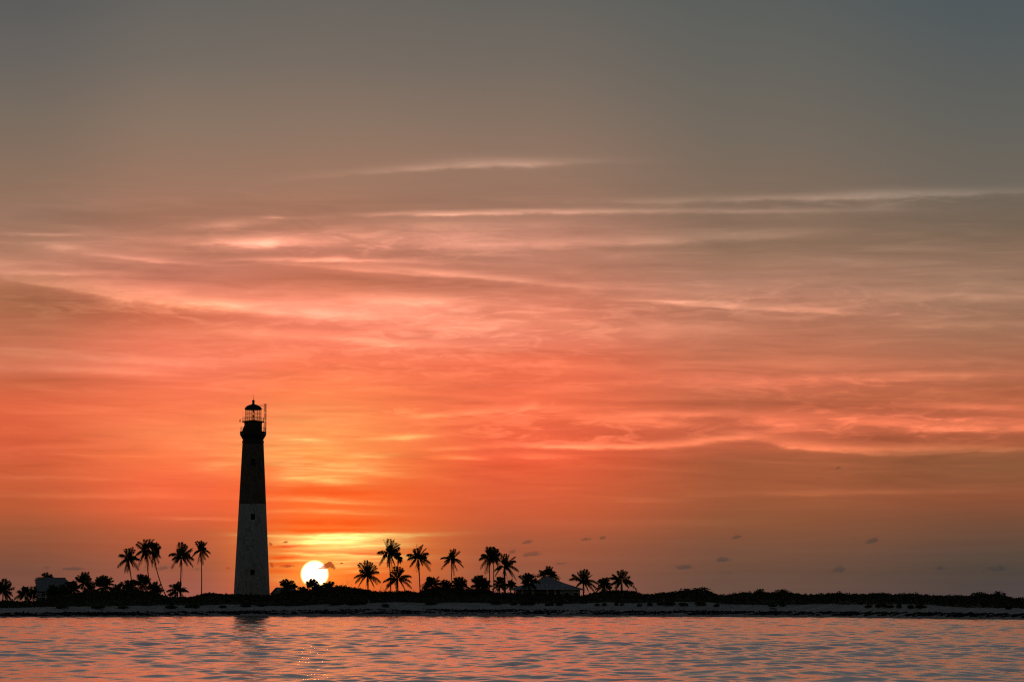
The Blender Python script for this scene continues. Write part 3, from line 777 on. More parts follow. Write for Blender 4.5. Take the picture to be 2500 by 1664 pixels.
# bushy palms low in the scrub
LOW = [
 (c2(40,900), c2(40,1060), 30, 24, 'bushy palm cut by the left edge of the photo', T_(c2, [(50,745),(0,770),(90,780),(130,830),(170,960),(150,1020),(-80,900),(-60,1000)])),
 (c2(345,965), c2(345,1080), 24, 8, 'small spiky palm left of the tall gabled house', T_(c2, [(345,850),(375,855),(318,870),(235,912),(280,930),(440,920),(425,960),(200,1005),(260,1010),(400,880)])),
 (c2(640,780), c2(640,1000), 24, 16, 'palm crown showing over the roof of the tall gabled house', T_(c2, [(690,690),(640,690),(600,740),(590,670),(480,770),(470,740)])),
 (c2(455,960), c2(455,1080), 12, 9, 'tiny palm at the left wall of the tall gabled house', T_(c2, [(445,850),(470,900),(440,980),(395,1030)])),
 (c2(725,930), c2(725,1080), 20, 22, 'dark palm in front of the tall gabled house', None),
 (c2(860,920), c2(860,1080), 18, 20, 'palm at the right corner of the tall gabled house', None),
 (c2(985,885), c2(985,1080), 24, 24, 'bushy palm just right of the tall gabled house', T_(c2, [(930,765),(985,790),(1030,800),(1060,850),(1075,900)])),
 (c2(1150,800), c2(1160,1060), 26, 8, 'higher palm with long arching side fronds between bushy palms', T_(c2, [(1150,655),(1192,652),(1130,700),(1050,705),(1075,760),(1230,720),(1280,790),(1230,860),(1100,860),(1200,700)])),
 (c2(1225,920), c2(1225,1060), 20, 18, 'low palm under the arching fronded palm', None),
 (c2(1420,850), c2(1420,1080), 30, 30, 'broad dense palm midway between gabled house and tall palms', T_(c2, [(1380,700),(1420,700),(1330,740),(1500,740),(1560,810),(1300,790)])),
 (c2(1620,930), c2(1620,1080), 22, 22, 'low palm left of the tall palm trunks', T_(c2, [(1610,820),(1660,790),(1560,850)])),
 (c2(1770,870), c2(1770,1080), 22, 24, 'rounded low palm at the foot of the leftmost tall palm', T_(c2, [(1770,765),(1830,775),(1660,790)])),
 (c2(1950,820), c2(1950,1080), 26, 16, 'spiky low palm between two tall trunks', T_(c2, [(1915,680),(1975,690),(2015,700),(1830,745),(1870,800),(2040,760)])),
 (c2(2100,910), c2(2100,1080), 27, 28, 'domed low palm at the right end of the left hand grove', T_(c2, [(2060,790),(2140,820),(2205,900),(2190,960)])),
 (c3(190,900), c3(190,1010), 25, 12, 'small palm at the foot of the second palm left of the lighthouse', T_(c3, [(165,810),(230,820),(98,820),(50,900),(80,960),(335,905),(300,870),(270,980)])),
 (c3(1695,865), c3(1695,980), 22, 14, 'small palm in front of the little gabled shed', T_(c3, [(1660,750),(1700,760),(1750,765),(1790,800),(1825,832),(1605,772),(1650,820)])),
 (c3(2035,850), c3(2035,980), 17, 9, 'small palm silhouetted against the sun', T_(c3, [(1978,768),(2040,742),(2012,780),(2085,765),(2120,800),(1970,820),(2100,840)])),
 (c3(1900,930), c3(1900,1000), 14, 7, 'low arching palm left of the palm against the sun', T_(c3, [(1840,885),(1900,865),(1960,880),(1970,930)])),
 (c3(2150,900), c3(2150,1000), 14, 9, 'low palm right of the palm against the sun', T_(c3, [(2110,845),(2160,840),(2200,850)])),
 (c3(2260,870), c3(2260,980), 14, 9, 'small palm at the lower right edge of the sun disc', T_(c3, [(2215,795),(2240,810),(2290,780),(2320,790)])),
 (c4(1430,820), c4(1430,1000), 23, 20, 'low palm right of the skirted tall palm', T_(c4, [(1380,720),(1430,730),(1510,712),(1515,750),(1290,845),(1340,790)])),
 (c4(1600,880), c4(1600,1000), 24, 24, 'low round palm left of the lone sparse palm', T_(c4, [(1540,790),(1600,790),(1660,830)])),
 (c4(1790,850), c4(1790,1000), 27, 28, 'low broad palm right of the lone sparse palm', T_(c4, [(1780,745),(1840,770),(1900,800),(1960,870),(1720,780)])),
 (c4(2080,820), c4(2080,1000), 24, 22, 'low palm left of the close group of tall palms', T_(c4, [(2040,700),(2110,700),(2150,740),(2180,800),(1990,740)])),
 (c5(225,810), c5(225,950), 20, 16, 'bushy palm at the foot of the close group', None),
 (c5(375,830), c5(375,960), 14, 8, 'small palm between the close group and the hip roof', T_(c5, [(400,770),(420,800),(350,780),(410,860)])),
 (c5(20,820), c5(20,950), 18, 14, 'low palm left of the middle trunk of the close group', None),
 (c5(615,790), c5(615,960), 24, 12, 'palm in front of the left slope of the hip roof', T_(c5, [(600,665),(640,690),(685,690),(505,692),(565,685),(540,760),(720,720),(780,790),(720,850),(530,860)])),
 (c5(890,700), c5(890,900), 26, 12, 'palm crown rising behind the hip roof ridge', T_(c5, [(860,612),(910,610),(945,630),(740,690),(780,655),(1000,680),(1042,730),(960,650)])),
 (c5(1665,830), c5(1665,980), 25, 20, 'low palm second from the right end of the palms', T_(c5, [(1620,740),(1690,745),(1730,790),(1580,820),(1760,850)])),
]
for i, (c_, b_, R_, fl, lab, tips) in enumerate(LOW):
    Yp = 688
    if 'roof of the tall gabled' in lab: Yp = 706
    if 'behind the hip' in lab: Yp = 716
    if 'in front of the tall' in lab or 'right corner of the tall' in lab or 'left wall' in lab: Yp = 680
    if 'left slope of the hip' in lab: Yp = 678
    if 'shed' in lab: Yp = 682
    palm(c_, b_, Yp, tips, R_, lab, 200+i, 0, group=SHORT, filler=fl, leaf=.85, trunk_r=.18, hang=.55)

# ---------------------------------------------------------------- lighthouse
LY = 700.0
bx = at(612.2, 1453, LY)
LB = 3.4                                    # ground height under the tower
def Lz(py, px=616): return at(px, py, LY).z - LB
def Lr(wpx): return wpx/2/F*LY*1.004
light_root = empty('lighthouse', (at(614.6, 1453, LY).x, LY, LB),
                   'tall two tone lighthouse, white below and black above, left of the setting sun', 'lighthouse')
h_base, h_split, h_top = 0.0, Lz(1230), Lz(1083)
def shaft_r(z): return np.interp(z, [0, Lz(1453), Lz(1083)], [Lr(87.5)*1.012, Lr(87.5), Lr(51.7)])
wins = [(Lz(1135), Lz(1120.5)), (Lz(1269), Lz(1255)), (Lz(1404), Lz(1390))]
def shaft():
    WA = math.radians(-90 + 7.0); hw = .53
    zs = [-.6, 0] + sorted({z for p_ in wins for z in p_}) + list(np.linspace(.8, h_top, 46))
    zs = sorted(zs); NA = 56
    vs, fs = [], []
    for z in zs:
        r = float(shaft_r(max(z, 0))); a0 = math.asin(hw/r)
        angs = [WA-a0, WA+a0] + list(np.linspace(WA+a0, WA-a0+2*PI, NA)[1:-1])
        vs += [(r*math.cos(a), r*math.sin(a), z) for a in angs]
    n = NA
    for i in range(len(zs)-1):
        zm = (zs[i]+zs[i+1])/2
        for j in range(n):
            if j == 0 and any(a_ < zm < b_ for a_, b_ in wins): continue
            fs.append((i*n+j, i*n+(j+1) % n, (i+1)*n+(j+1) % n, (i+1)*n+j))
    fs.append(tuple((len(zs)-1)*n+j for j in range(n)))
    o = mesh_np('tower', vs, fs, M_tower, light_root, False)
    o.data.polygons.foreach_set('use_smooth', [True]*len(o.data.polygons))
    M = Matrix.Rotation(WA + PI/2, 4, 'Z')
    for a_, b_ in wins:
        r = float(shaft_r((a_+b_)/2)); ri = -r+.16
        dr = float(shaft_r(a_))-float(shaft_r(b_))
        def X_(v): return tuple(M @ Vector(v))
        q_ = [(-hw, -float(shaft_r(a_))+.04, a_), (hw, -float(shaft_r(a_))+.04, a_), (hw, -float(shaft_r(b_))+.04, b_), (-hw, -float(shaft_r(b_))+.04, b_)]
        inn = [(x, -r+.62, z) for x, y_, z in q_]
        fr_ = MB().add([X_(v) for v in q_+inn], [(0,1,5,4),(1,2,6,5),(2,3,7,6),(3,0,4,7)])
        wo_ = fr_.build('window', M_trim if a_ < h_split-1 else M_iron, light_root)
        MB().add([X_(v) for v in [(x*.999, y_-.01, z) for x, y_, z in inn]], [(0,1,2,3)]).build('pane', M_dark, wo_)
        s_ = MB()
        pr = [(-hw-.1, -float(shaft_r(a_))-.06, a_-.14), (hw+.1, -float(shaft_r(a_))-.06, a_-.14), (hw+.1, -float(shaft_r(a_))+.25, a_-.14), (-hw-.1, -float(shaft_r(a_))+.25, a_-.14)]
        s_.add([X_(v) for v in pr+[(x, y_, z+.14) for x, y_, z in pr]], [(3,2,1,0),(4,5,6,7),(0,1,5,4),(1,2,6,5),(2,3,7,6),(3,0,4,7)])
        s_.build('sill', M_trim if a_ < h_split-1 else M_iron, wo_)
shaft()
r0 = Lr(51.7)
MB().lathe([(r0-.05, Lz(1083)), (Lr(52.2), Lz(1081)), (Lr(53.2), Lz(1080.8)), (Lr(53.2), Lz(1076)), (Lr(50.6), Lz(1075.6)), (Lr(50.2), Lz(1071.6)), (Lr(52.2), Lz(1068.5)), (Lr(56), Lz(1064.8)),
            (Lr(60), Lz(1062.6)), (Lr(63.4), Lz(1061.4)), (Lr(63.8), Lz(1061)), (Lr(63.8), Lz(1054.0)), (Lr(65), Lz(1053.8)), (Lr(65), Lz(1053.0)), (Lr(44), Lz(1052.9))], 56).build('gallery_cornice', M_iron, light_root)
cone = MB()
for i in range(28):     # brackets under the cornice
    a = 2*PI*i/28; c_, s_ = math.cos(a), math.sin(a)
    t1 = Vector((-s_, c_, 0))*.09
    pts = [Vector((c_*Lr(50.5), s_*Lr(50.5), Lz(1072.5))), Vector((c_*Lr(62.6), s_*Lr(62.6), Lz(1062.0))), Vector((c_*Lr(50.5), s_*Lr(50.5), Lz(1062.0)))]
    cone.add([p_-t1 for p_ in pts]+[p_+t1 for p_ in pts], [(0,1,2),(5,4,3),(0,3,4,1),(1,4,5,2),(2,5,3,0)])
cone.build('cornice_brackets', M_iron, light_root)
zg, zu = Lz(1053), Lz(1030.5)
MB().lathe([(Lr(43.4), zg), (Lr(43.2), zu-.25), (Lr(44.6), zu-.2), (Lr(44.6), zu)], 40).build('watch_room', M_iron, light_root)
# leaning stair hood on the left of the watch room
hx = -Lr(43.4)
MB().add([(hx-.52, -.5, zg), (hx+.5, -.5, zg), (hx+.5, -.5, zg+1.45), (hx+.02, -.5, zg+1.45), (hx-.52, .5, zg), (hx+.5, .5, zg), (hx+.5, .5, zg+1.45), (hx+.02, .5, zg+1.45)],
         [(0,1,2,3),(7,6,5,4),(0,3,7,4),(3,2,6,7),(1,5,6,2),(0,4,5,1)]).build('stair_hood', M_iron, light_root)
MB().lathe([(Lr(42), zu), (Lr(53), zu+.02), (Lr(54), zu+.08), (Lr(54), zu+.26), (Lr(40), zu+.27)], 48).build('upper_deck', M_iron, light_root)
zl0, zl1 = zu+.27, Lz(999.5)
RLn = Lr(39.2)
bars = MB()
NB = 18
for i in range(NB):
    a = 2*PI*(i+.3)/NB
    bars.tube([(RLn*math.cos(a), RLn*math.sin(a), zl0), (RLn*math.cos(a), RLn*math.sin(a), zl1)], .034, 5)
for z in (zl0+.05, zl0+(zl1-zl0)*.30, zl0+(zl1-zl0)*.64, zl1-.04):
    bars.ring(RLn, z, .028, 40)
bars.build('lantern_frame', M_iron, light_root)
MB().lathe([(RLn-.07, zl0), (RLn-.07, zl1)], 40, cap=False).build('lantern_glass', M_glass, light_root, True)
le = MB()
zc = lambda py: Lz(py)
le.lathe([(.95, zl0), (.95, zc(1026)), (.55, zc(1025)), (.12, zc(1024.6)), (.08, zc(1020))], 20)
le.lathe([(.05, zc(1020)), (.12, zc(1018)), (.21, zc(1016.5)), (.22, zc(1013.2)), (.12, zc(1012)), (.05, zc(1011.8))], 16)
le.lathe([(.04, zc(1008)), (.12, zc(1006.5)), (.17, zc(1005.0)), (.22, zc(1003)), (.14, zc(1001.5)), (.06, zl1)], 16)
le.build('beacon', M_iron, light_root)
dome = [(RLn-.1, zl1-.03), (Lr(41.6), zl1), (Lr(41.8), zl1+.22), (Lr(40.4), zl1+.30)]
for i in range(1, 13):
    t_ = i/12*PI/2*.93
    dome.append((max(Lr(8), Lr(40.0)*math.cos(t_)**1.5), zl1+.30+(Lz(985.6)-zl1-.30)*math.sin(t_)))
dome += [(Lr(6.6), Lz(984.6)), (Lr(5.2), Lz(983.4)), (Lr(4.8), Lz(982.2))]
MB().lathe(dome, 40).build('dome', M_iron, light_root, True)
bz = Lz(979.2)
MB().lathe([(.22, bz-.34), (.27, bz-.28), (.34, bz-.15), (.37, bz), (.33, bz+.17), (.22, bz+.30), (.08, bz+.38), (.05, bz+.42)], 20).build('vent_ball', M_iron, light_root, True)
MB().tube([(0, 0, bz+.38), (0, 0, bz+1.0), (0, 0, Lz(961))], [.05, .03, .012], 6).build('lightning_rod', M_iron, light_root)
for sx_ in (-1, 1):
    MB().tube([(sx_*Lr(40.5), 0, zl1+.18), (sx_*Lr(44.5), 0, zl1+.38)], .05, 6).build('gutter_spout', M_iron, light_root)
def rail(R, z0, H, n, extra=None):
    b_ = MB()
    for i in range(n):
        a = 2*PI*(i+.5)/n; x, y_ = R*math.cos(a), R*math.sin(a)
        b_.tube([(x, y_, z0), (x, y_, z0+H)], .03, 5)
    for z in (z0+H, z0+H*.55): b_.ring(R, z, .025, 40)
    return b_
rail(Lr(51.5), zu+.26, .92, 14).build('upper_railing', M_rust, light_root)
rail(Lr(60.5), zg, 1.05, 18).build('lower_railing', M_rust, light_root)
MB().tube([(-Lr(51), .3, zu+.26), (-Lr(51), .3, Lz(1000.5))], .02, 5).build('whip_antenna', M_rust, light_root)
horn = MB().tube([(-Lr(53), 0, zu+.2), (-Lr(68), 0, zu+.18)], .035, 6)
horn.tube([(-Lr(64.5), 0, zu+.18), (-Lr(64.2), 0, zu+.5), (-Lr(63.5), 0, zu+1.0)], [.16, .11, .03], 10)
horn.build('fog_detector', M_iron, light_root)
# lattice mast on the right of the gallery
mx0 = at(644.8, 1020, LY).x-light_root.location.x; mx1 = at(650.0, 1020, LY).x-light_root.location.x
mz0, mz1 = zg, Lz(985.3)
mb = MB(); my = [(mx0, -.25), (mx1, -.25), ((mx0+mx1)/2, .22)]
for x, y_ in my: mb.tube([(x, y_, mz0-.02), (x, y_, mz1)], .05, 6)
nz = 14
for i in range(nz+1):
    z = mz0+(mz1-mz0)*i/nz
    for a in range(3):
        p_, q_ = my[a], my[(a+1) % 3]
        mb.tube([(*p_, z), (*q_, z)], .028, 4)
        if i < nz and i not in (5, 9):
            z2 = mz0+(mz1-mz0)*(i+1)/nz
            u_, v_ = (p_, q_) if i % 2 else (q_, p_)
            mb.tube([(*u_, z), (*v_, z2)], .024, 4)
mb.build('antenna_mast', M_rust, light_root)
ap = (at(634.5, 989, LY).x-light_root.location.x, -.25, Lz(989))
MB().tube([(mx0, -.25, Lz(986.2)), ap], .03, 5).tube([ap, (mx0, -.25, Lz(991.8))], .03, 5).build('mast_arm', M_rust, light_root)
MB().tube([(mx0, -.2, zl1-.02), (RLn*.98, -.1, zl1+.1)], .035, 5).build('mast_bracket', M_iron, light_root)
MB().tube([(mx0, -.2, zu+.0), (Lr(42), -.1, zu+.1)], .05, 5).build('mast_bracket', M_iron, light_root)
MB().box(at(539, 1450, 705).x-light_root.location.x, 1.5, -.3, -3.0, 7.5, at(539, 1449.5, 705).z-LB).build('base_annex', M_conc, light_root)

# ---------------------------------------------------------------- houses
def solid(b_, pts_front, y0, y1):
    n = len(pts_front)
    b_.add([(x, y0, z) for x, z in pts_front]+[(x, y1, z) for x, z in pts_front], [tuple(range(n)), tuple(range(2*n-1, n-1, -1))]+[(i, i+n, (i+1) % n+n, (i+1) % n) for i in range(n)])
    return b_
# tall gabled house, roof slope facing the water
HY = 688.0
def hp(px, py, Y): return at(px, py, Y)
gz = 3.0
e0, e1 = hp(83, 1441.5, HY), hp(166, 1441.5, HY)
zr = hp(92, 1409.8, HY+4.5).z; ze = e0.z
rx0, rx1 = hp(91.5, 1410, HY+4.5).x, hp(159.5, 1410, HY+4.5).x
H1 = empty('gabled_house', ((e0.x+e1.x)/2, HY, gz), 'tall house with steep grey gabled roof and porch behind low palms', 'house')
ox = H1.location.x
def P3(x, y_, z): return (x-ox, y_-HY, z-gz)
th = .16
def slab(quad, t_=.16):
    q_ = [Vector(p_) for p_ in quad]; n_ = (q_[1]-q_[0]).cross(q_[3]-q_[0]).normalized()*t_
    if n_.z > 0: n_ = -n_
    return [tuple(v) for v in q_]+[tuple(v+n_) for v in q_], [(0,1,2,3),(7,6,5,4),(0,4,5,1),(1,5,6,2),(2,6,7,3),(3,7,4,0)]
rf = MB()
rf.add(*slab([P3(e0.x, HY, ze), P3(e1.x, HY, ze), P3(rx1, HY+4.5, zr), P3(rx0, HY+4.5, zr)]))
rf.add(*slab([P3(rx0, HY+4.53, zr), P3(rx1, HY+4.53, zr), P3(e1.x, HY+9.0, ze), P3(e0.x, HY+9.0, ze)]))
seams = rf
for i in range(19):
    u = (i+.5)/19
    a_ = Vector(P3(e0.x+(e1.x-e0.x)*u, HY, ze)); b_ = Vector(P3(rx0+(rx1-rx0)*u, HY+4.5, zr))
    seams.tube([a_+Vector((0, -.0, .03)), b_+Vector((0, 0, .03))], .025, 4)
ro = rf.build('roof', M_roof, H1)
cl = MB().tube([P3(rx0, HY+4.5, zr+.02), P3(rx1, HY+4.5, zr+.02)], .09, 6).build('ridge_cap', M_roof, ro)
wx0, wx1 = e0.x+.45, e1.x-.5
wl = MB()
yb = HY+1.9
wl.box(*P3(wx0, yb, gz-.4), *P3(wx1, HY+8.4, ze-.02))
solid(wl, [(wx0-ox+.7, ze-gz-.01), (wx1-ox, ze-gz-.01), (wx1-ox-.1, zr-gz-.9), (wx0-ox+.9, zr-gz-.9)], HY+3.8-HY, HY+5.2-HY)
wl.build('wall', M_wallp, H1)
for px_ in (wx0+.12, (wx0+wx1)/2-1.3, (wx0+wx1)/2+1.2, wx1-.12):
    MB().box(*P3(px_-.10, HY+.45, gz-.3), *P3(px_+.10, HY+.65, ze-.10)).build('porch_post', M_trim, H1)
MB().box(*P3(wx0, HY+.4, (gz+ze)/2-.1), *P3(wx1, yb-.003, (gz+ze)/2+.06)).build('balcony_floor', M_trim, H1)
bal = MB()
for i in range(24):
    x_ = wx0+(wx1-wx0)*(i+.5)/24; bal.box(*P3(x_-.02, HY+.46, (gz+ze)/2+.06), *P3(x_+.02, HY+.5, (gz+ze)/2+.9))
bal.box(*P3(wx0, HY+.44, (gz+ze)/2+.9), *P3(wx1, HY+.52, (gz+ze)/2+.97)); bal.build('balcony_railing', M_trim, H1)
for x_, z0_, h_ in ((wx0+1.6, (gz+ze)/2+.1, 1.7), (wx0+4.2, (gz+ze)/2+.1, 1.7), (wx0+1.7, gz+.1, 1.8), (wx0+5.2, gz+.5, 1.2)):
    f_ = MB().box(*P3(x_-.52, yb-.05, z0_), *P3(x_+.52, yb-.003, z0_+h_)).build('window_frame', M_trim, H1)
    MB().box(*P3(x_-.44, yb-.07, z0_+.08), *P3(x_+.44, yb-.053, z0_+h_-.08)).build('pane', M_dark, f_)

# little gabled shed, gable end to the left
SY = 700.0
sg = 3.6
pk = hp(676, 1432.6, SY); pr = hp(719, 1432.9, SY); el_ = hp(659.5, 1449, SY); er = hp(729, 1449, SY)
SH = empty('gabled_shed', (pk.x+2, SY, sg), 'small gabled shed with pale gable end between lighthouse and sun', 'shed')
ox2 = SH.location.x
def Q3(x, y_, z): return (x-ox2, y_-SY, z-sg)
# house turned so that the left gable and one long slope show
cx0 = Vector((el_.x, SY-1.2, el_.z)); cx1 = Vector((el_.x+2.9, SY-3.6, el_.z)); ridge0 = Vector((pk.x, SY-2.2, pk.z)); ridge1 = Vector((pr.x, SY+1.6, pr.z))
cx2 = Vector((er.x, SY-1.0, er.z)); cx3 = Vector((er.x-1.5, SY+3.2, er.z))
rs_ = MB()
rs_.add(*slab([Q3(*cx1), Q3(*cx2), Q3(*ridge1), Q3(*ridge0)], .12))
rs_.add(*slab([Q3(*ridge0), Q3(*ridge1), Q3(*cx3), Q3(*cx0)], .12))
rs_.build('roof', M_roof, SH)
gw = MB()
a_, b_ = cx0+Vector((.3, .15, -.15)), cx1+Vector((-.12, .3, -.15)); rdg = ridge0+Vector((.15, .15, -.25))
c_, d_ = cx2+Vector((-.3, .1, -.15)), cx3+Vector((-.3, -.2, -.15)); rd2 = ridge1+Vector((-.2, 0, -.25))
gnd = lambda v: Vector((v.x, v.y, sg-.4))
vs = [Q3(*v) for v in (a_, b_, rdg, gnd(a_), gnd(b_), c_, d_, rd2, gnd(c_), gnd(d_))]
gw.add(vs, [(0,3,4,1),(0,1,2),(1,4,8,5),(5,8,9,6),(5,6,7),(6,9,3,0)])
gw.build('wall', M_wallp, SH)
MB().tube([Q3(*(cx0+Vector((0,0,-.08)))), Q3(*(ridge0+Vector((0,-.02,-.05)))), Q3(*(cx1+Vector((0,-.02,-.08))))], .07, 5).build('bargeboard', M_trim, SH)

# wide hip roofed house with veranda
VY = 684.0
vg = 3.4
vl, vr = hp(1242, 1436.3, VY), hp(1424.5, 1437.2, VY)
VZ = vl.z-.05
rl, rr_ = hp(1330, 1408, VY+6.5), hp(1342, 1408.3, VY+6.5)
VH = empty('hip_roofed_house', ((vl.x+vr.x)/2, VY, vg), 'wide low house with grey hip roof and veranda posts', 'house')
ox3 = VH.location.x
def R3(x, y_, z): return (x-ox3, y_-VY, z-vg)
yb_ = VY+13
corners = [R3(vl.x, VY, VZ), R3(vr.x, VY, VZ), R3(vr.x, yb_, VZ), R3(vl.x, yb_, VZ)]
# upper roof steeper than the veranda roof (a slight break in the slope)
def lerp(a_, b_, t_): return tuple(a_[i]+(b_[i]-a_[i])*t_ for i in range(3))
rA, rB = R3(rl.x, VY+6.5, rl.z), R3(rr_.x, VY+6.5, rl.z)
mid_ = []
for c_, r_ in ((corners[0], rA), (corners[1], rB), (corners[2], rB), (corners[3], rA)):
    p_ = list(lerp(c_, r_, .55)); p_[2] -= .18; mid_.append(tuple(p_))
lowc = [(x, y_, z-.22) for x, y_, z in corners]
vs = corners+mid_+[rA, rB]+lowc
fs = [(0,1,5,4),(1,2,6,5),(2,3,7,6),(3,0,4,7),(4,5,9,8),(5,6,9),(6,7,8,9),(7,4,8),(0,10,11,1),(1,11,12,2),(2,12,13,3),(3,13,10,0),(10,13,12,11)]
sm = MB().add(vs, fs)
for i in range(40):
    u = (i+.5)/40
    a_ = Vector(lerp(corners[0], corners[1], u)); b_ = Vector(lerp(mid_[0], mid_[1], u)); c_ = Vector(lerp(rA, rB, u))
    # seams run straight up the slope and stop at the hips
    x_ = a_.x
    def yz_at(x):   # depth where the seam meets the hip line
        if x < rA[0]: k_ = (x-corners[0][0])/(rA[0]-corners[0][0])
        elif x > rB[0]: k_ = (corners[1][0]-x)/(corners[1][0]-rB[0])
        else: k_ = 1
        return max(0.02, min(1, k_))
    k_ = yz_at(x_)
    yq = corners[0][1]+(rA[1]-corners[0][1])*k_; 
    zq = corners[0][2]+(rA[2]-corners[0][2])*k_-(.18*min(k_, 1-k_)/.5 if k_ > .0 else 0)
    km = min(k_, .55)
    pts = [(x_, corners[0][1], corners[0][2]+.02), (x_, corners[0][1]+(rA[1]-corners[0][1])*km, corners[0][2]+(rA[2]-corners[0][2])*km-.18*km/.55+.02)]
    if k_ > .56: pts.append((x_, yq, corners[0][2]+(rA[2]-corners[0][2])*k_-.18*(1-k_)/.45+.02))
    sm.tube(pts, .022, 4)
vr_o = sm.build('roof', M_roof, VH)
MB().tube([rA, rB], .10, 6).build('ridge_cap', M_roof, vr_o)
bw = MB()
bw.box(*R3(vl.x+1.75, VY+2.2, vg-.3), *R3(hp(1367, 1440, VY).x, yb_-1, VZ-.24))
bw.box(*R3(hp(1367, 1440, VY).x+.004, VY+.6, vg-.3), *R3(vr.x-.8, yb_-1.5, VZ-.235))
bw.build('wall', M_wallp, VH)
for px_ in (1246, 1258, 1276, 1301, 1337, 1355.5):
    x_ = hp(px_, 1440, VY).x
    MB().box(*R3(x_-.12, VY+.35, vg-.3), *R3(x_+.12, VY+.59, VZ-.225)).build('veranda_post', M_trim, VH)
for px_, wd_, z0_, z1_, y_ in ((1290, 1.0, .2, 2.1, 2.2), (1318, 1.3, .9, 2.0, 2.2), (1347, 1.1, .2, 2.1, 2.2), (1384, 1.0, .8, 2.1, .6), (1406, .9, .8, 2.1, .6)):
    x_ = hp(px_, 1440, VY).x
    f_ = MB().box(*R3(x_-wd_/2-.09, VY+y_-.06, vg+z0_-.09), *R3(x_+wd_/2+.09, VY+y_-.003, vg+z1_+.09)).build('window_frame', M_trim, VH)
    MB().box(*R3(x_-wd_/2, VY+y_-.08, vg+z0_), *R3(x_+wd_/2, VY+y_-.063, vg+z1_)).build('pane', M_dark, f_)
xq = hp(1402, 1440, VY).x
MB().tube([R3(xq+.1, VY+.2, VZ-.15), R3(xq-.1, VY+.3, VZ-.5), R3(xq-.35, VY+.5, VZ-.8), R3(xq-.35, VY+.5, vg)], .06, 6).build('downpipe', M_trim, VH)
MB().tube([R3(vl.x, VY-.06, VZ-.1), R3(vr.x, VY-.06, VZ-.1)], .07, 6).build('gutter', M_trim, VH)

# ---------------------------------------------------------------- shrubs that stand out
BIG = 'shrubs standing out of the scrub'
for i, (px_, py_, w_, Y_, lab, sp) in enumerate([
 (835, 1430, 80, 684, 'broad dark shrub just right of the sun disc', .5),
 (870, 1437, 60, 680, 'rounded shrub under the first palm right of the sun', .4),
 (520, 1446, 44, 682, 'low shrub between the slender palm and the lighthouse', .6),
 (1518, 1438, 84, 676, 'large domed shrub below the rightmost palm', .3),
 (1450, 1447, 46, 676, 'shrub beside the right end of the hip roofed house', .4),
 (1680, 1440, 54, 668, 'left half of the high twiggy shrub mound right of the palms', .8),
 (1712, 1438, 60, 668, 'right half of the high twiggy shrub mound right of the palms', .9),
 (1861, 1446, 50, 660, 'twiggy peak of scrub midway along the right shore', .9),
 (1910, 1443, 60, 658, 'long low twiggy shrub right of the twiggy scrub peak', .8),
 (2042, 1446, 50, 640, 'smooth wind cut shrub with a gentle hump', .15),
 (2155, 1447, 40, 624, 'wind cut shrub with a pointed crest', .2),
 (2236, 1450, 60, 610, 'long flat topped wind cut shrub', .15),
 (2390, 1452, 44, 575, 'spiky shrub near the right edge, left one of two', 1.0),
 (2438, 1452, 50, 565, 'spiky shrub near the right edge, right one of two', 1.0),
 (1180, 1436, 60, 680, 'dark shrub below the close group of tall palms', .3),
 (700, 1452, 60, 676, 'shrub in front of the little gabled shed', .4),
 (1150, 1440, 50, 678, 'shrub between low palms left of the close group', .3),
]):
    shrub(px_, py_+2, w_, min(Y_, float(shoreY(px_))+44), lab, 300+i, BIG, spiky=sp)

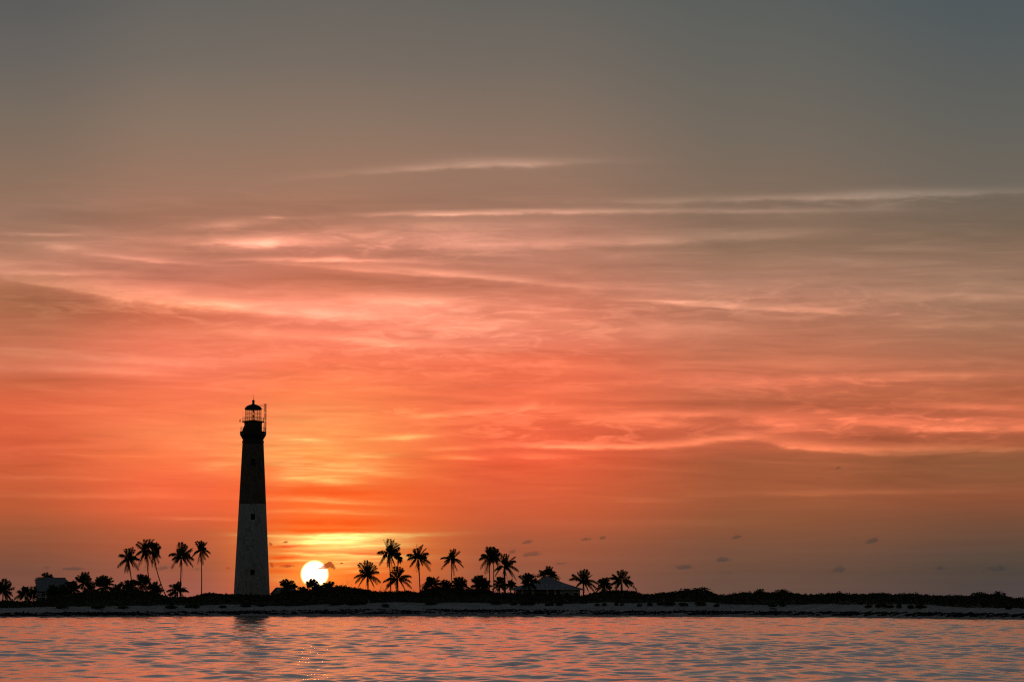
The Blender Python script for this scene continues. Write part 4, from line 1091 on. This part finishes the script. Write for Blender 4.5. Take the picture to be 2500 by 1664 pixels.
TUFT = 'dark tufts of beach plants on the sand'
tufts = [
 (822,1468,26,'low tuft at the foot of the scrub right of the sun',1476.5), (868,1466,44,'wide dark tuft on the sand below the first palm right of the sun',1475.5), (941,1474,14,'small wispy grey tuft alone on bare sand',1481),
 (1052,1469,24,'dome tuft on the sand right of the skirted tall palm',1475), (1212,1467,18,'rounded tuft below the close group of palms',1475), (1255,1471,12,'tiny tuft between two larger ones',1475.5),
 (1287,1468,30,'wide tuft below the left of the hip roofed house',1476.5), (1341,1471,18,'tuft below the middle of the hip roofed house',1477), (1365,1470,14,'wispy tuft right of the house middle tuft',1477),
 (1458,1473,10,'first of a row of small tufts right of the houses',1478), (1475,1473,10,'second of a row of small tufts right of the houses',1478), (1505,1471,9,'third of a row of small tufts right of the houses',1477.5), (1518,1473,6,'tiniest tuft at the end of the row right of the houses',1477),
 (1561,1474,8,'small tuft on a low sand swell',1479), (1587,1472,12,'tuft left of the pair of dark tufts',1477.5), (1612,1470,14,'dark tuft, left one of a pair',1476.5), (1634,1468,22,'larger dark tuft, right one of a pair',1476.5),
 (1668,1471,18,'tuft below the twiggy shrub mound',1478), (1710,1469,22,'tuft on the white sand hollow',1477), (1750,1474,14,'tuft at the right end of the white sand hollow',1479),
 (1886,1474,16,'tuft below the long low scrub',1480), (1910,1473,14,'dark tuft beside driftwood on the right beach',1479), (2120,1477,14,'first of four tufts on the right beach',1482), (2143,1475,12,'second of four tufts on the right beach',1482),
 (2157,1473,12,'third and tallest of four tufts on the right beach',1482), (2173,1477,14,'fourth of four tufts on the right beach',1483), (2195,1475,10,'narrow tuft right of the four tufts',1483), (2223,1476,14,'smooth dark tuft on the far right beach',1484), (2247,1475,22,'wide dark tuft on the far right beach',1484),
 (2462,1481,12,'tuft on a sand hump near the right edge',1486),
 (240,1478,30,'low tuft on the sand below the left grove',1484), (150,1479,24,'low tuft on the sand below the gabled house',1485), (300,1479,20,'low tuft right below the left grove',1485), (420,1477,24,'tuft on the sand below the leaning palm',1484), (470,1475,30,'wide low tuft below the slender palm',1483), (545,1478,12,'flat tuft left of the lighthouse on the sand',1482.5), (600,1474,22,'tuft on the sand below the lighthouse',1481), (640,1473,16,'tuft on the sand just right of the lighthouse',1479),
]
for i, (px_, py_, w_, lab, pb) in enumerate(tufts):
    # stand it where the slope passes behind that point
    Ys, rows = ground_rows(px_)
    best = Ys+12
    for k_ in range(0, 150):
        Yq = Ys+10+k_*.1; zz_ = ground_z(px_, Yq)
        best = Yq
        if HOR-(zz_-CAM_H)*F/Yq <= pb: break
    shrub(px_, py_-1, w_, best, lab, 400+i, TUFT, leaf=.22, spiky=.5, name='beach_tuft', cat='beach plant')

# ---------------------------------------------------------------- leafless shrubs
def bare(px_, py_base, H_px, Y, label, seed, lean=0.0, n=5, spread=.5):
    rs = random.Random(seed)
    b0 = at(px_, py_base, Y); H = H_px/F*Y
    r = empty('leafless_shrub', (b0.x, Y, b0.z-1.2), label, 'dead shrub', 'leafless shrubs right of the sun')
    mbb = MB()
    def grow(p_, d_, L, rad, depth):
        pts = [p_]; rr2 = [rad]; q_ = p_.copy(); dd = d_.copy()
        for s_ in range(4):
            dd = (dd+Vector((rs.gauss(0, .28), rs.gauss(0, .28), rs.gauss(.05, .18)))).normalized()
            q_ = q_+dd*L/4; pts.append(q_.copy()); rr2.append(rad*(1-.18*(s_+1)))
        mbb.tube(pts, rr2, 5)
        if depth > 0:
            for k_ in range(rs.choice((2, 3))):
                j = rs.randint(1, 4)
                nd = (dd+Vector((rs.gauss(0, .7), rs.gauss(0, .6), rs.gauss(.15, .4)))).normalized()
                grow(pts[j], nd, L*rs.uniform(.45, .7), rr2[j]*.7, depth-1)
    for i in range(n):
        grow(Vector((rs.gauss(0, .15*spread*3), rs.gauss(0, .2), 0)), Vector((lean+rs.gauss(0, spread), rs.gauss(0, .3), 1)).normalized(), (H+1.2)*rs.uniform(.5, .85), .05, 2)
    mbb.build('branches', M_twig, r)
bare(811, 1432, 26, 684, 'leafless upright twig at the right edge of the sun disc', 5, -.1, 2, .15)
bare(840, 1434, 22, 684, 'tall forked leafless twigs midway between sun and first palm', 6, .1, 3, .3)
bare(856, 1434, 12, 682, 'low tangle of bare branches left of the first palm', 7, .2, 5, .7)
bare(930, 1444, 22, 682, 'bare shrub between the first palm and the tallest palm', 8, .1, 5, .5)
bare(1186, 1436, 30, 692, 'thin bare branches beside the tall palm left of the close group', 9, 0, 3, .2)
bare(822, 1432, 9, 680, 'short bare twigs beside the sun', 10, .3, 3, .6)

# small marker post and driftwood on the beach
Yp_ = float(shoreY(902))+20
pz = ground_z(902, Yp_)
p_ = MB().tube([(0, 0, -.3), (0, 0, (1471-1459)/F*Yp_)], .06, 8)
po = p_.build('marker_post', M_trim, None); po.location = ((902-1250)/F*Yp_, Yp_, pz)
tag(po, 'thin pale marker post standing on the beach below the first palm', 'post')
Yd = float(shoreY(1886))+14
dw = MB().tube([(-.9, 0, .12), (-.2, .05, .2), (.4, 0, .15), (.95, .1, .1)], [.10, .14, .12, .05], 7)
do = dw.build('driftwood_log', M_weed, None); do.location = ((1886-1250)/F*Yd, Yd, ground_z(1886, Yd)+.02)
tag(do, 'dark driftwood log lying on the right beach below the tufts', 'driftwood')
